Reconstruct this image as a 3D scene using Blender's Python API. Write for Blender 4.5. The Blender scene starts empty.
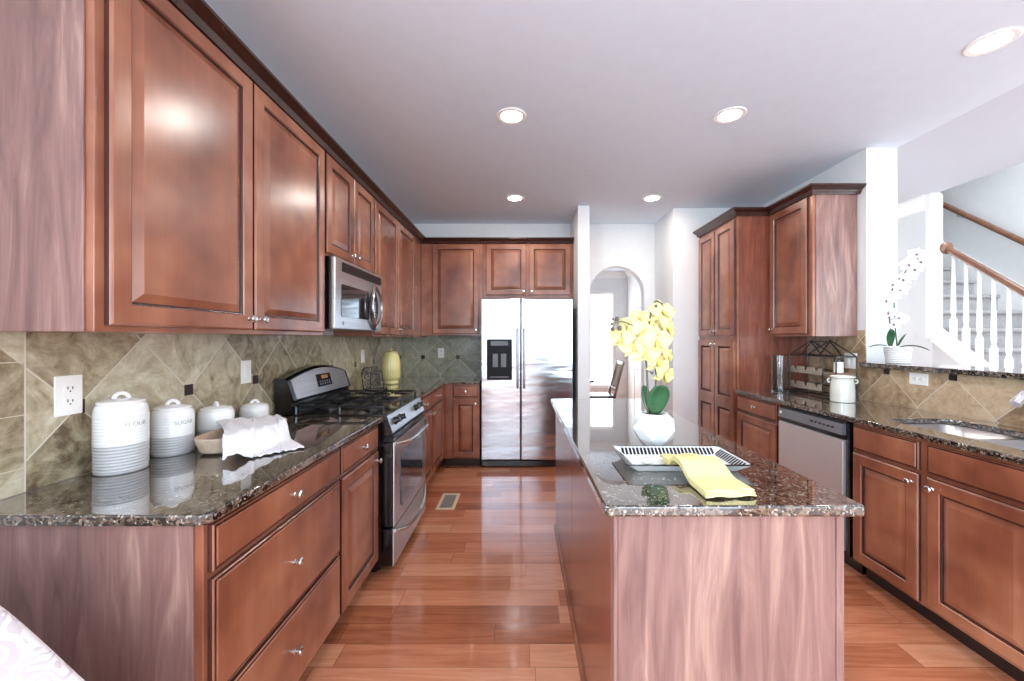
import bpy, bmesh, math, random
from mathutils import Vector, Matrix, Euler, noise as mnoise
random.seed(7)
PI = math.pi
sc = bpy.context.scene
COL = sc.collection

# ------------------------------------------------------------------ camera, world, lights
EYE = 1.355
cam_d = bpy.data.cameras.new('camera')
cam_d.sensor_fit = 'HORIZONTAL'; cam_d.sensor_width = 36.0
cam_d.lens = 400.0 / 1024.0 * 36.0
cam_d.shift_x = -9.0 / 1024.0
cam_d.shift_y = -1.5 / 1024.0
cam_d.clip_start = 0.05
cam = bpy.data.objects.new('camera', cam_d); COL.objects.link(cam)
cam.location = (0, 0, EYE); cam.rotation_euler = (PI / 2, 0, 0)
sc.camera = cam
sc.view_settings.view_transform = 'Standard'
sc.view_settings.look = 'None'
sc.view_settings.gamma = 1.0
sc.view_settings.use_curve_mapping = False
sc.view_settings.exposure = 0.55
sc.cycles.use_denoising = True
sc.cycles.max_bounces = 10
sc.cycles.diffuse_bounces = 6
sc.cycles.glossy_bounces = 5
sc.cycles.sample_clamp_indirect = 6.0
sc.cycles.caustics_reflective = False
sc.cycles.caustics_refractive = False

world = bpy.data.worlds.new('daylight'); sc.world = world
world.use_nodes = True
bg = world.node_tree.nodes['Background']
bg.inputs[0].default_value = (0.86, 0.93, 1.0, 1); bg.inputs[1].default_value = 1.8

def area_light(name, loc, rot, sx, sy, power, color=(1, 1, 1)):
    l = bpy.data.lights.new(name, 'AREA'); l.shape = 'RECTANGLE'; l.size = sx; l.size_y = sy
    l.energy = power; l.color = color
    o = bpy.data.objects.new(name, l); COL.objects.link(o); o.location = loc; o.rotation_euler = rot
    return o
# daylight lamps outside the windows; the left-wall and stairwell ones are added fill
DAY = (0.68, 0.86, 1.0)
REAR_WIN = [(0.95, 2.6), (2.9, 4.5)]
REAR = -2.6
for (a, b) in REAR_WIN:
    area_light('window_daylight', ((a + b) / 2, REAR - 0.2, 1.45), (PI / 2, 0, 0), b - a, 2.3, 66 if a < 2 else 12, DAY)
area_light('window_daylight', (5.3, 0.2, 1.5), (PI / 2, 0, PI / 2), 3.4, 2.0, 56, (0.82, 0.93, 1.0))
area_light('window_daylight', (-1.65, -1.3, 1.5), (PI / 2, 0, -PI / 2), 1.9, 2.1, 175, DAY)  # added fill for the right cabinets and island, outside an invented window
area_light('window_daylight', (1.35, 8.6, 1.5), (PI / 2, 0, PI), 2.2, 1.9, 48, (0.95, 0.95, 0.97))
area_light('window_daylight', (3.4, 6.2, 1.6), (PI / 2, 0, PI), 0.9, 1.6, 25, (0.9, 0.96, 1.0))
area_light('window_daylight', (4.5, 2.2, 3.9), (0, 0, 0), 0.8, 1.8, 34, (0.9, 0.96, 1.0))  # added fill lamp inside the stairwell, with no opening above it

# ------------------------------------------------------------------ node helpers
def lin(r, g, b):
    f = lambda c: (c / 255) / 12.92 if c <= 10.3 else (((c / 255) + 0.055) / 1.055) ** 2.4
    return (f(r), f(g), f(b), 1)

class G:
    def __init__(s, name):
        s.m = bpy.data.materials.new(name); s.m.use_nodes = True
        s.t = s.m.node_tree; s.n = s.t.nodes; s.b = s.n['Principled BSDF']
        s.co = None
    def link(s, a, b): s.t.links.new(a, b)
    def put(s, sock, v):
        if hasattr(v, 'is_linked') or isinstance(v, bpy.types.NodeSocket): s.link(v, sock)
        else: sock.default_value = v
    def coord(s):
        if s.co is None: s.co = s.n.new('ShaderNodeTexCoord').outputs['Object']
        return s.co
    def mapping(s, scale=(1, 1, 1), loc=(0, 0, 0), rot=(0, 0, 0), v=None):
        m = s.n.new('ShaderNodeMapping'); s.link(v or s.coord(), m.inputs[0])
        m.inputs['Scale'].default_value = scale; m.inputs['Location'].default_value = loc
        m.inputs['Rotation'].default_value = rot
        return m.outputs[0]
    def xyz(s, v=None):
        n = s.n.new('ShaderNodeSeparateXYZ'); s.link(v or s.coord(), n.inputs[0])
        return n.outputs[0], n.outputs[1], n.outputs[2]
    def comb(s, x, y, z=0.0):
        n = s.n.new('ShaderNodeCombineXYZ')
        for i, v in enumerate((x, y, z)): s.put(n.inputs[i], v)
        return n.outputs[0]
    def math(s, op, a, b=0.0, c=None, clamp=False):
        n = s.n.new('ShaderNodeMath'); n.operation = op; n.use_clamp = clamp
        s.put(n.inputs[0], a); s.put(n.inputs[1], b)
        if c is not None: s.put(n.inputs[2], c)
        return n.outputs[0]
    def noise(s, v=None, scale=5, detail=3, rough=0.5, dist=0.0):
        n = s.n.new('ShaderNodeTexNoise'); s.link(v or s.coord(), n.inputs['Vector'])
        n.inputs['Scale'].default_value = scale; n.inputs['Detail'].default_value = detail
        n.inputs['Roughness'].default_value = rough; n.inputs['Distortion'].default_value = dist
        return n.outputs['Fac']
    def vor(s, v=None, scale=5, feature='F1', out='Color'):
        n = s.n.new('ShaderNodeTexVoronoi'); n.feature = feature
        s.link(v or s.coord(), n.inputs['Vector']); n.inputs['Scale'].default_value = scale
        return n.outputs[out]
    def white(s, v):
        n = s.n.new('ShaderNodeTexWhiteNoise'); n.noise_dimensions = '3D'; s.link(v, n.inputs['Vector'])
        return n.outputs['Value']
    def ramp(s, fac, stops, interp='LINEAR'):
        n = s.n.new('ShaderNodeValToRGB'); n.color_ramp.interpolation = interp
        e = n.color_ramp.elements
        while len(e) < len(stops): e.new(0.5)
        for i, (p, c) in enumerate(stops): e[i].position = p; e[i].color = c
        s.link(fac, n.inputs[0]); return n.outputs[0]
    def mix(s, f, a, b, mode='MIX'):
        n = s.n.new('ShaderNodeMix'); n.data_type = 'RGBA'; n.blend_type = mode
        s.put(n.inputs[0], f); s.put(n.inputs[6], a); s.put(n.inputs[7], b)
        return n.outputs[2]
    def bump(s, h, strength=0.2, dist=0.01):
        n = s.n.new('ShaderNodeBump'); s.link(h, n.inputs['Height'])
        n.inputs['Strength'].default_value = strength; n.inputs['Distance'].default_value = dist
        s.link(n.outputs[0], s.b.inputs['Normal'])
    def set(s, base=None, rough=None, metal=None, coat=None, coat_r=None, spec=None):
        for k, v in (('Base Color', base), ('Roughness', rough), ('Metallic', metal), ('Coat Weight', coat),
                     ('Coat Roughness', coat_r), ('Specular IOR Level', spec)):
            if v is not None: s.put(s.b.inputs[k], v)
        return s.m

def plain(name, rgb, rough=0.5, metal=0.0, coat=0.0, var=0.06, scale=12, spec=None):
    g = G(name); c = lin(*rgb)
    d = tuple(x * (1 - var) for x in c[:3]) + (1,)
    l = tuple(min(1, x * (1 + var)) for x in c[:3]) + (1,)
    col = g.ramp(g.noise(scale=scale), [(0.3, d), (0.7, l)])
    return g.set(col, rough, metal, coat, 0.1, spec)

def wood_mat(name, stops, grain=(22, 22, 1.6), dist=0.6, rough=0.27, mott=0.5, coat=0.25, big=2.2, fine_k=0.25):
    g = G(name)
    a = g.noise(g.mapping(grain), 1.0, 5, 0.6, dist)
    b = g.noise(scale=big, detail=3, rough=0.55)
    f = g.math('ADD', g.math('MULTIPLY', a, 1 - mott), g.math('MULTIPLY', b, mott))
    col = g.ramp(f, stops)
    fine = g.noise(g.mapping((grain[0] * 9, grain[1] * 9, grain[2] * 2.5)), 1.0, 2)
    col = g.mix(fine_k, col, g.ramp(fine, [(0.3, (0.45, 0.45, 0.45, 1)), (0.7, (1, 1, 1, 1))]), 'MULTIPLY')
    return g.set(col, rough, 0, coat, 0.24)

M = {}
M['cherry'] = wood_mat('cherry_wood', [(0.34, lin(110, 60, 42)), (0.5, lin(146, 88, 63)), (0.66, lin(176, 119, 89))], mott=0.9, coat=0.6, fine_k=0.12)
M['cherry_dark'] = wood_mat('dark_cherry', [(0.3, lin(38, 20, 16)), (0.7, lin(68, 38, 30))])
M['glaze'] = wood_mat('cherry_groove_glaze', [(0.3, lin(52, 26, 20)), (0.7, lin(84, 46, 36))], coat=0.3)  # dark glaze tone, also paints shade into door grooves and gaps
M['veneer'] = wood_mat('cherry_veneer', [(0.3, lin(104, 72, 68)), (0.43, lin(130, 96, 90)), (0.54, lin(146, 110, 102)), (0.68, lin(176, 142, 128))],
                       grain=(17, 17, 1.9), dist=1.4, rough=0.3, mott=0.25, big=1.6)
M['veneer_deep'] = wood_mat('cherry_veneer_deep', [(0.25, lin(96, 48, 36)), (0.5, lin(132, 74, 56)), (0.75, lin(164, 100, 76))],
                            grain=(17, 17, 1.9), dist=1.6, rough=0.22, mott=0.3)
M['oak'] = wood_mat('handrail_wood', [(0.3, lin(104, 66, 48)), (0.7, lin(150, 104, 80))], grain=(10, 10, 10))
M['pale_wood'] = wood_mat('pale_bowl_wood', [(0.3, lin(190, 158, 130)), (0.7, lin(232, 208, 184))], grain=(30, 5, 30), rough=0.55, coat=0)
M['rack_wood'] = wood_mat('grey_rack_wood', [(0.3, lin(150, 136, 122)), (0.7, lin(190, 176, 160))], rough=0.5, coat=0)
M['chair_wood'] = wood_mat('dining_chair_wood', [(0.3, lin(120, 96, 80)), (0.7, lin(168, 142, 122))], rough=0.45)
M['wall'] = plain('wall_paint', (228, 229, 229), 0.6, var=0.015)
M['ceil'] = plain('ceiling_paint', (220, 230, 242), 0.7, var=0.015)
M['ceil_white'] = plain('foyer_ceiling_paint', (206, 212, 222), 0.7, var=0.01)  # foyer ceiling toned apart from the kitchen's for the change of light there
M['trim'] = plain('white_trim', (246, 245, 243), 0.35, var=0.01)
M['black'] = plain('black_enamel', (14, 14, 17), 0.18, coat=0.4)
M['black_iron'] = plain('black_iron', (30, 30, 31), 0.28, coat=0.3)
M['black_matte'] = plain('black_matte_plastic', (20, 21, 24), 0.5, spec=0.25)
M['grey_plastic'] = plain('grey_plastic', (112, 114, 118), 0.4)
M['toe'] = plain('toe_kick', (42, 26, 22), 0.5)
M['nickel'] = plain('brushed_nickel', (214, 210, 204), 0.2, 1.0)
M['chrome'] = plain('chrome', (230, 230, 232), 0.08, 1.0, var=0.01)
M['plate'] = plain('white_plastic', (244, 243, 238), 0.35, var=0.01)
M['slot'] = plain('dark_slot', (52, 50, 50), 0.6)
M['white_glaze'] = plain('white_glaze', (240, 240, 238), 0.16, coat=0.4, var=0.02)
M['grey_glaze'] = plain('grey_glaze', (190, 190, 190), 0.28, coat=0.2, var=0.05)
M['grey_letter'] = plain('grey_lettering', (178, 178, 176), 0.5)
M['yellow_glaze'] = plain('yellow_glaze', (230, 218, 150), 0.2, coat=0.4, var=0.05)
M['cream_glaze'] = plain('cream_glaze', (226, 226, 214), 0.2, coat=0.3)
M['petal_yellow'] = plain('yellow_petal', (228, 216, 152), 0.55, var=0.07, scale=30)
M['petal_white'] = plain('white_petal', (240, 238, 240), 0.55, var=0.04, scale=30)
M['lip'] = plain('orchid_lip', (216, 190, 92), 0.5)
M['lip_dark'] = plain('orchid_lip_purple', (120, 96, 110), 0.5)
M['leaf'] = plain('orchid_leaf', (52, 92, 58), 0.3, coat=0.2, var=0.3)
M['stem'] = plain('orchid_stem', (96, 92, 60), 0.5, var=0.2)
M['bud'] = plain('orchid_bud', (92, 88, 70), 0.5, var=0.2)
M['white_bark'] = plain('potting_moss', (86, 80, 62), 0.9, var=0.3, scale=60)
M['carpet'] = plain('stair_carpet', (172, 170, 170), 0.95, var=0.15, scale=80)
M['vent_grey'] = plain('vent_louvre_metal', (150, 144, 136), 0.5)
M['vent'] = plain('vent_metal', (222, 198, 168), 0.45)

g = G('stainless_steel')
w = g.noise(g.mapping((1.1, 1.1, 4.5)), 1.6, 2)
g.bump(w, 0.3, 0.03)
M['steel'] = g.set(lin(198, 201, 206), 0.17, 1.0)
g = G('brushed_steel')
w = g.noise(g.mapping((2, 2, 160)), 1.0, 3)
M['steel_soft'] = g.set(g.ramp(w, [(0.3, lin(192, 193, 196)), (0.7, lin(216, 217, 220))]), 0.32, 1.0)

M['steel_satin'] = plain('satin_steel', (222, 221, 222), 0.5, 0.8, var=0.02)
g = G('dark_glass'); M['dark_glass'] = g.set((0.012, 0.013, 0.016, 1), 0.04, 0, 0.6, 0.02)
g = G('oven_glass'); M['oven_glass'] = g.set(lin(70, 76, 88), 0.05, 0.55, 0.5, 0.02)
g = G('clear_glass')
g.b.inputs['Transmission Weight'].default_value = 1.0
M['glass'] = g.set((0.97, 0.98, 0.98, 1), 0.02); g.b.inputs['IOR'].default_value = 1.45

def emit(name, rgb, s):
    g = G(name); g.b.inputs['Emission Color'].default_value = lin(*rgb)
    g.b.inputs['Emission Strength'].default_value = s
    return g.set(lin(*rgb), 0.5)
M['lamp'] = emit('lamp_lens', (255, 245, 236), 150)
M['display'] = emit('oven_display', (150, 110, 70), 0.15)

# polished brown granite
g = G('granite')
wob = g.noise(scale=22, detail=3)
base = g.mapping((1, 1, 1))
vv = g.n.new('ShaderNodeVectorMath'); vv.operation = 'ADD'
sc3 = g.n.new('ShaderNodeVectorMath'); sc3.operation = 'SCALE'
nz = g.n.new('ShaderNodeTexNoise'); g.link(g.coord(), nz.inputs['Vector']); nz.inputs['Scale'].default_value = 40
g.link(nz.outputs['Color'], sc3.inputs[0]); sc3.inputs['Scale'].default_value = 0.02
g.link(g.coord(), vv.inputs[0]); g.link(sc3.outputs[0], vv.inputs[1])
cell = g.xyz(g.vor(vv.outputs[0], 90))[0]
cell2 = g.xyz(g.vor(vv.outputs[0], 180))[1]
big = g.noise(scale=16, detail=4, rough=0.6)
f = g.math('ADD', g.math('MULTIPLY', cell, 0.45), g.math('MULTIPLY', big, 0.62))
col = g.ramp(f, [(0.32, lin(22, 20, 19)), (0.48, lin(58, 48, 40)), (0.6, lin(92, 76, 62)), (0.72, lin(122, 104, 88)), (0.85, lin(88, 80, 72))])
col = g.mix(g.math('GREATER_THAN', cell2, 0.93), col, lin(150, 146, 138))
col = g.mix(g.math('LESS_THAN', cell2, 0.16), col, lin(14, 13, 13))
M['granite'] = g.set(col, 0.05, 0, 1.0, 0.02)
g.b.inputs['Coat IOR'].default_value = 1.75

# diagonal stone tiles with black accent squares; along = 0 (X) or 1 (Y)
def tile_mat(name, along, u0, v0, p, border=None, cols=None):
    g = G(name); x, y, z = g.xyz()
    u = g.math('SUBTRACT', (x, y)[along], u0); v = g.math('SUBTRACT', z, v0)
    a = g.math('DIVIDE', g.math('ADD', u, v), p); b = g.math('DIVIDE', g.math('SUBTRACT', u, v), p)
    fa = g.math('FRACT', a); fb = g.math('FRACT', b)
    def edge(f): return g.math('MINIMUM', f, g.math('SUBTRACT', 1.0, f))
    e = g.math('MINIMUM', edge(fa), edge(fb))
    ca = g.math('FLOOR', a); cb = g.math('FLOOR', b)
    if border is not None:
        inb = g.math('LESS_THAN', (x, y)[along], border)
        eb = g.math('MINIMUM', edge(g.math('FRACT', g.math('DIVIDE', v, 0.152))), g.math('ABSOLUTE', g.math('DIVIDE', g.math('SUBTRACT', (x, y)[along], border), 0.3)))
        e = g.math('ADD', g.math('MULTIPLY', g.math('SUBTRACT', 1.0, inb), e), g.math('MULTIPLY', inb, eb))
        e = g.math('MINIMUM', e, g.math('ABSOLUTE', g.math('DIVIDE', g.math('SUBTRACT', (x, y)[along], border), 0.3)))
        ca = g.math('ADD', ca, g.math('MULTIPLY', inb, 29.0))
    rnd = g.white(g.comb(ca, cb, 3.0))
    off = g.comb(g.math('MULTIPLY', rnd, 9.0), g.math('MULTIPLY', rnd, 5.0), g.math('MULTIPLY', rnd, 7.0))
    va = g.n.new('ShaderNodeVectorMath'); va.operation = 'ADD'
    g.link(g.coord(), va.inputs[0]); g.link(off, va.inputs[1])
    n1 = g.noise(va.outputs[0], 7, 6, 0.7, 1.6); n2 = g.noise(va.outputs[0], 26, 4, 0.7)
    f = g.math('ADD', g.math('ADD', g.math('MULTIPLY', n1, 0.65), g.math('MULTIPLY', n2, 0.25)), g.math('MULTIPLY', g.math('SUBTRACT', rnd, 0.5), 0.2))
    col = g.ramp(f, cols)
    grout = g.math('LESS_THAN', e, 0.0075)
    col = g.mix(grout, col, lin(214, 206, 190))
    um = g.math('ABSOLUTE', g.math('SUBTRACT', u, g.math('MULTIPLY', g.math('ROUND', g.math('DIVIDE', u, p)), p)))
    ins = g.math('MULTIPLY', g.math('LESS_THAN', um, 0.023), g.math('LESS_THAN', g.math('ABSOLUTE', v), 0.023))
    if border is not None: ins = g.math('MULTIPLY', ins, g.math('SUBTRACT', 1.0, inb))
    col = g.mix(ins, col, lin(40, 26, 24))
    g.bump(g.math('SUBTRACT', 1.0, grout), 0.5, 0.003)
    return g.set(col, 0.3, 0, 0.15, 0.1)
SLATE = [(0.28, lin(98, 80, 58)), (0.38, lin(154, 140, 112)), (0.5, lin(190, 178, 150)), (0.66, lin(222, 216, 196))]
SLATE_G = [(0.3, lin(108, 108, 90)), (0.42, lin(146, 146, 124)), (0.55, lin(170, 168, 146)), (0.7, lin(190, 188, 166))]
SAND = [(0.3, lin(132, 106, 78)), (0.42, lin(178, 150, 118)), (0.55, lin(202, 176, 144)), (0.7, lin(218, 196, 166))]
M['tile_left'] = tile_mat('slate_tile', 1, 1.717, 1.137, 0.4315, 1.15, SLATE)
M['tile_back'] = tile_mat('slate_tile_rear', 0, -1.18, 1.137, 0.42, None, SLATE_G)
M['tile_right'] = tile_mat('sand_tile', 1, 2.315, 1.137, 0.42, None, SAND)

# hardwood planks running across the room
g = G('hardwood_floor'); x, y, z = g.xyz()
PW = 0.127
row = g.math('FLOOR', g.math('DIVIDE', y, PW)); fy = g.math('FRACT', g.math('DIVIDE', y, PW))
ro = g.white(g.comb(row, 4.0, 1.0)); rl = g.math('MULTIPLY_ADD', g.white(g.comb(row, 9.0, 2.0)), 0.5, 0.65)
xs = g.math('DIVIDE', g.math('ADD', x, g.math('MULTIPLY', ro, 3.0)), rl)
cx = g.math('FLOOR', xs); fx = g.math('FRACT', xs)
rnd = g.white(g.comb(row, cx, 5.0))
vec = g.comb(g.math('MULTIPLY_ADD', x, 1.0, g.math('MULTIPLY', rnd, 13.0)), g.math('MULTIPLY', y, 11.0), g.math('MULTIPLY', rnd, 20.0))
gr = g.noise(vec, 2.2, 5, 0.6, 1.2)
f = g.math('ADD', g.math('MULTIPLY', gr, 0.6), g.math('MULTIPLY', rnd, 0.42))
col = g.ramp(f, [(0.22, lin(146, 82, 54)), (0.42, lin(184, 112, 78)), (0.6, lin(208, 136, 100)), (0.8, lin(226, 164, 128))])
edge = g.math('MINIMUM', g.math('MULTIPLY', g.math('MINIMUM', fy, g.math('SUBTRACT', 1.0, fy)), PW),
              g.math('MULTIPLY', g.math('MINIMUM', fx, g.math('SUBTRACT', 1.0, fx)), rl))
seam = g.math('LESS_THAN', edge, 0.0016)
col = g.mix(g.math('MULTIPLY', seam, 0.55), col, lin(84, 44, 30))
g.bump(g.math('ADD', g.math('MULTIPLY', g.math('SUBTRACT', 1.0, seam), 0.6), g.math('MULTIPLY', g.noise(scale=3.0, detail=2), 0.5)), 0.12, 0.004)
M['floor'] = g.set(col, 0.2, 0, 0.8, 0.045)

# woven towels
def cloth_mat(name, rgb, cells=0, strength=0.5):
    g = G(name); x, y, z = g.xyz()
    c = lin(*rgb)
    col = g.ramp(g.noise(scale=40), [(0.3, tuple(k * 0.93 for k in c[:3]) + (1,)), (0.7, c)])
    if cells:
        fx = g.math('ABSOLUTE', g.math('SINE', g.math('MULTIPLY', x, PI / 0.0085)))
        fy = g.math('ABSOLUTE', g.math('SINE', g.math('MULTIPLY', y, PI / 0.0085)))
        g.bump(g.math('MULTIPLY', fx, fy), strength, 0.003)
    else:
        g.bump(g.noise(g.mapping((400, 60, 400)), 1.0, 2), strength, 0.001)
    return g.set(col, 0.9, 0, 0)
M['yellow_cloth'] = cloth_mat('yellow_waffle_cloth', (240, 225, 160), 1, 0.8)
M['white_cloth'] = cloth_mat('white_linen', (240, 239, 240))
# scroll-patterned upholstery
g = G('damask_fabric')
d1 = g.noise(scale=20, detail=1)
wv = g.math('FRACT', g.math('MULTIPLY', d1, 7.0))
ln = g.math('LESS_THAN', g.math('ABSOLUTE', g.math('SUBTRACT', wv, 0.5)), 0.17)
col = g.mix(ln, lin(238, 232, 230), lin(212, 200, 202))
M['damask'] = g.set(col, 0.85)
# faceted/textured pot
g = G('woven_pot'); x, y, z = g.xyz()
h = g.math('SINE', g.math('MULTIPLY', z, 420.0)); g.bump(h, 0.5, 0.003)
M['ribbed_white'] = g.set(lin(226, 224, 222), 0.5)

# ------------------------------------------------------------------ mesh helpers
def nb(): return bmesh.new()
def box(bm, x0, x1, y0, y1, z0, z1, bev=0.0, seg=1):
    r = bmesh.ops.create_cube(bm, size=1.0)
    vs = r['verts']
    for v in vs:
        v.co = Vector(((x0 + x1) / 2 + v.co.x * (x1 - x0), (y0 + y1) / 2 + v.co.y * (y1 - y0), (z0 + z1) / 2 + v.co.z * (z1 - z0)))
    if bev > 0:
        es = list({e for v in vs for e in v.link_edges})
        bmesh.ops.bevel(bm, geom=es, offset=bev, segments=seg, affect='EDGES', profile=0.5, clamp_overlap=True)
    return bm
def loft(bm, rings, cap0=True, cap1=True, closed=True, mi=None):
    R = [[bm.verts.new(p) for p in ring] for ring in rings]
    n = len(R[0])
    for i in range(len(R) - 1):
        for j in range(n if closed else n - 1):
            k = (j + 1) % n
            fc = bm.faces.new((R[i][j], R[i][k], R[i + 1][k], R[i + 1][j]))
            if mi: fc.material_index = mi[i]
    if cap0: bm.faces.new(list(reversed(R[0])))
    if cap1: bm.faces.new(R[-1])
    return bm
def lathe(bm, prof, n=28, c=(0, 0, 0), axis='z', cap0=True, cap1=True):
    rings = []
    for r, z in prof:
        ring = []
        for k in range(n):
            a = 2 * PI * k / n
            p = (r * math.cos(a), r * math.sin(a), z)
            if axis == 'y': p = (p[0], -z, p[1])       # opens towards -y
            if axis == 'x': p = (z, p[0], p[1])
            ring.append((c[0] + p[0], c[1] + p[1], c[2] + p[2]))
        rings.append(ring)
    return loft(bm, rings, cap0, cap1)
def tube(bm, pts, r, n=8, caps=True):
    pts = [Vector(p) for p in pts]; rings = []
    up = None
    for i, p in enumerate(pts):
        t = (pts[min(i + 1, len(pts) - 1)] - pts[max(i - 1, 0)]).normalized()
        if up is None:
            up = Vector((0, 0, 1)) if abs(t.z) < 0.9 else Vector((1, 0, 0))
        a = up - t * up.dot(t)
        if a.length < 1e-5: a = t.orthogonal()
        a.normalize(); up = a; b = t.cross(a)
        rr = r[i] if isinstance(r, (list, tuple)) else r
        rings.append([p + (a * math.cos(2 * PI * k / n) + b * math.sin(2 * PI * k / n)) * rr for k in range(n)])
    return loft(bm, rings, caps, caps)
def slab(bm, outer, holes, z0, z1, bev=0.0, seg=2, tr=None):
    """flat slab from 2D loops, extruded z0..z1, top and bottom edges eased; tr maps (x,y,z) to place"""
    es = []; vs_all = []
    for lp in [outer] + holes:
        vs = [bm.verts.new((p[0], p[1], z0)) for p in lp]; vs_all += vs
        es += [bm.edges.new((vs[i], vs[(i + 1) % len(vs)])) for i in range(len(vs))]
    if holes:
        f = bmesh.ops.triangle_fill(bm, use_beauty=True, use_dissolve=False, edges=es)
        faces = [q for q in f['geom'] if isinstance(q, bmesh.types.BMFace)]
    else:
        faces = [bm.faces.new(vs_all)]
    bmesh.ops.recalc_face_normals(bm, faces=faces)
    ex = bmesh.ops.extrude_face_region(bm, geom=faces)
    top = [q for q in ex['geom'] if isinstance(q, bmesh.types.BMVert)]
    bmesh.ops.translate(bm, verts=top, vec=(0, 0, z1 - z0))
    bmesh.ops.recalc_face_normals(bm, faces=bm.faces[:])
    if bev > 0:
        rim = [e for e in bm.edges if len(e.link_faces) == 2 and abs(e.verts[0].co.z - e.verts[1].co.z) < 1e-6
               and abs(e.link_faces[0].normal.z - e.link_faces[1].normal.z) > 0.5]
        bmesh.ops.bevel(bm, geom=rim, offset=bev, segments=seg, affect='EDGES', profile=0.6)
    if tr:
        for v in bm.verts: v.co = Vector(tr(*v.co))
        bmesh.ops.recalc_face_normals(bm, faces=bm.faces[:])
    return bm
def rrect(x0, x1, y0, y1, r, n=5):
    out = []
    for cx, cy, a0 in ((x1 - r, y1 - r, 0), (x0 + r, y1 - r, 90), (x0 + r, y0 + r, 180), (x1 - r, y0 + r, 270)):
        for k in range(n + 1):
            a = math.radians(a0 + 90 * k / n); out.append((cx + r * math.cos(a), cy + r * math.sin(a)))
    return out
def sweep(bm, path, prof, side=1):
    """mitred sweep of a closed profile (offset outwards, z) along an XY path; outwards is side * right-hand"""
    P = [Vector((p[0], p[1])) for p in path]; rings = []
    for i, p in enumerate(P):
        d0 = (P[i] - P[i - 1]).normalized() if i else None
        d1 = (P[i + 1] - P[i]).normalized() if i < len(P) - 1 else None
        nrm = lambda d: Vector((d.y, -d.x)) * side
        if d0 is None: m = nrm(d1)
        elif d1 is None: m = nrm(d0)
        else:
            a, b = nrm(d0), nrm(d1); m = (a + b) / (1 + a.dot(b))
        rings.append([(p.x + m.x * o, p.y + m.y * o, z) for o, z in prof])
    loft(bm, rings)
    bmesh.ops.recalc_face_normals(bm, faces=bm.faces[:])
    return bm
def xform(bm, mat):
    bmesh.ops.transform(bm, matrix=mat, verts=bm.verts[:]); return bm

def obj(name, bm, mat, parent=None, loc=None, rot=None, smooth=True, angle=32):
    bmesh.ops.recalc_face_normals(bm, faces=bm.faces[:])
    me = bpy.data.meshes.new(name); bm.to_mesh(me); bm.free()
    mats = mat if isinstance(mat, (list, tuple)) else [mat]
    for m in mats: me.materials.append(M[m])
    if smooth:
        me.shade_smooth(); me.set_sharp_from_angle(angle=math.radians(angle))
    o = bpy.data.objects.new(name, me); COL.objects.link(o)
    if smooth and angle < 60:      # keep the flat faces flat beside their eased edges
        wn = o.modifiers.new('flat_faces', 'WEIGHTED_NORMAL'); wn.keep_sharp = True; wn.weight = 100; wn.mode = 'FACE_AREA'
    if parent: o.parent = parent
    if loc: o.location = loc
    if rot: o.rotation_euler = rot
    return o
def tag(o, label, cat, group=None):
    o['label'] = label; o['category'] = cat
    if group: o['group'] = group
    return o
def thing(name, loc, rotz, label, cat, group=None):
    o = bpy.data.objects.new(name, None); COL.objects.link(o)
    o.empty_display_size = 0.1
    o.location = loc; o.rotation_euler = (0, 0, rotz)
    return tag(o, label, cat, group)
def struct(name, bm, mat, parent=None, smooth=False):
    o = obj(name, bm, mat, parent, smooth=smooth)
    if parent is None: o['kind'] = 'structure'
    return o
def copy_tree(o, parent=None):
    c = o.copy(); COL.objects.link(c); c.parent = parent
    for ch in list(o.children): copy_tree(ch, c)
    return c

# ------------------------------------------------------------------ the room
CEIL = 2.743
LW, RW, BW = -1.434, 2.51, 4.82     # left, right, back wall faces
struct('floor', box(nb(), -1.6, 5.2, REAR - 0.12, 8.5, -0.06, 0), 'floor')
struct('ceiling', box(nb(), -1.6, 2.73, REAR - 0.12, 8.5, CEIL, CEIL + 0.1), 'ceil')
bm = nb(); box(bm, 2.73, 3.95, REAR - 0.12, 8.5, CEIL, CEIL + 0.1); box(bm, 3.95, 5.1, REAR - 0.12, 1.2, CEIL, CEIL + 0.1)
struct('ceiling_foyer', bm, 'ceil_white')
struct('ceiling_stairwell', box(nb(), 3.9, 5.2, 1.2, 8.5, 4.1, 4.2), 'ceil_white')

yz = lambda x0: (lambda a, b, c: (x0 + c, a, b))
xz = lambda y0: (lambda a, b, c: (a, y0 + c, b))
rect = lambda a0, a1, b0, b1: [(a0, b0), (a1, b0), (a1, b1), (a0, b1)]
struct('wall_left', slab(nb(), rect(REAR, 8.4, 0, CEIL), [rect(-2.25, -0.35, 0.4, 2.5)], 0, -0.12, tr=yz(LW)), 'wall')
# back wall with the arched opening
AX, AR, AS = 1.157, 0.328, 1.905
arch = [(AX + AR, 0), (AX + AR, AS)] + [(AX + AR * math.cos(PI * k / 24), AS + AR * math.sin(PI * k / 24)) for k in range(1, 24)] + [(AX - AR, AS), (AX - AR, 0)]
out = [(LW, 0), (LW, CEIL), (1.62, CEIL), (1.62, 0)] + arch
struct('wall_back', slab(nb(), out, [], 0, 0.13, tr=xz(BW)), 'wall')
struct('wall_fridge_side', box(nb(), 0.594, 0.714, 4.17, BW, 0, CEIL), 'wall')
struct('wall_hall_side', box(nb(), 1.61, 2.735, 4.24, BW + 0.13, 0, CEIL), 'wall')
struct('wall_right', box(nb(), RW, 2.735, 2.907, 4.24, 0, CEIL), 'wall')
struct('wall_half', box(nb(), RW, 2.735, 0.9, 2.907, 0, 1.153), 'wall')
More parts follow.
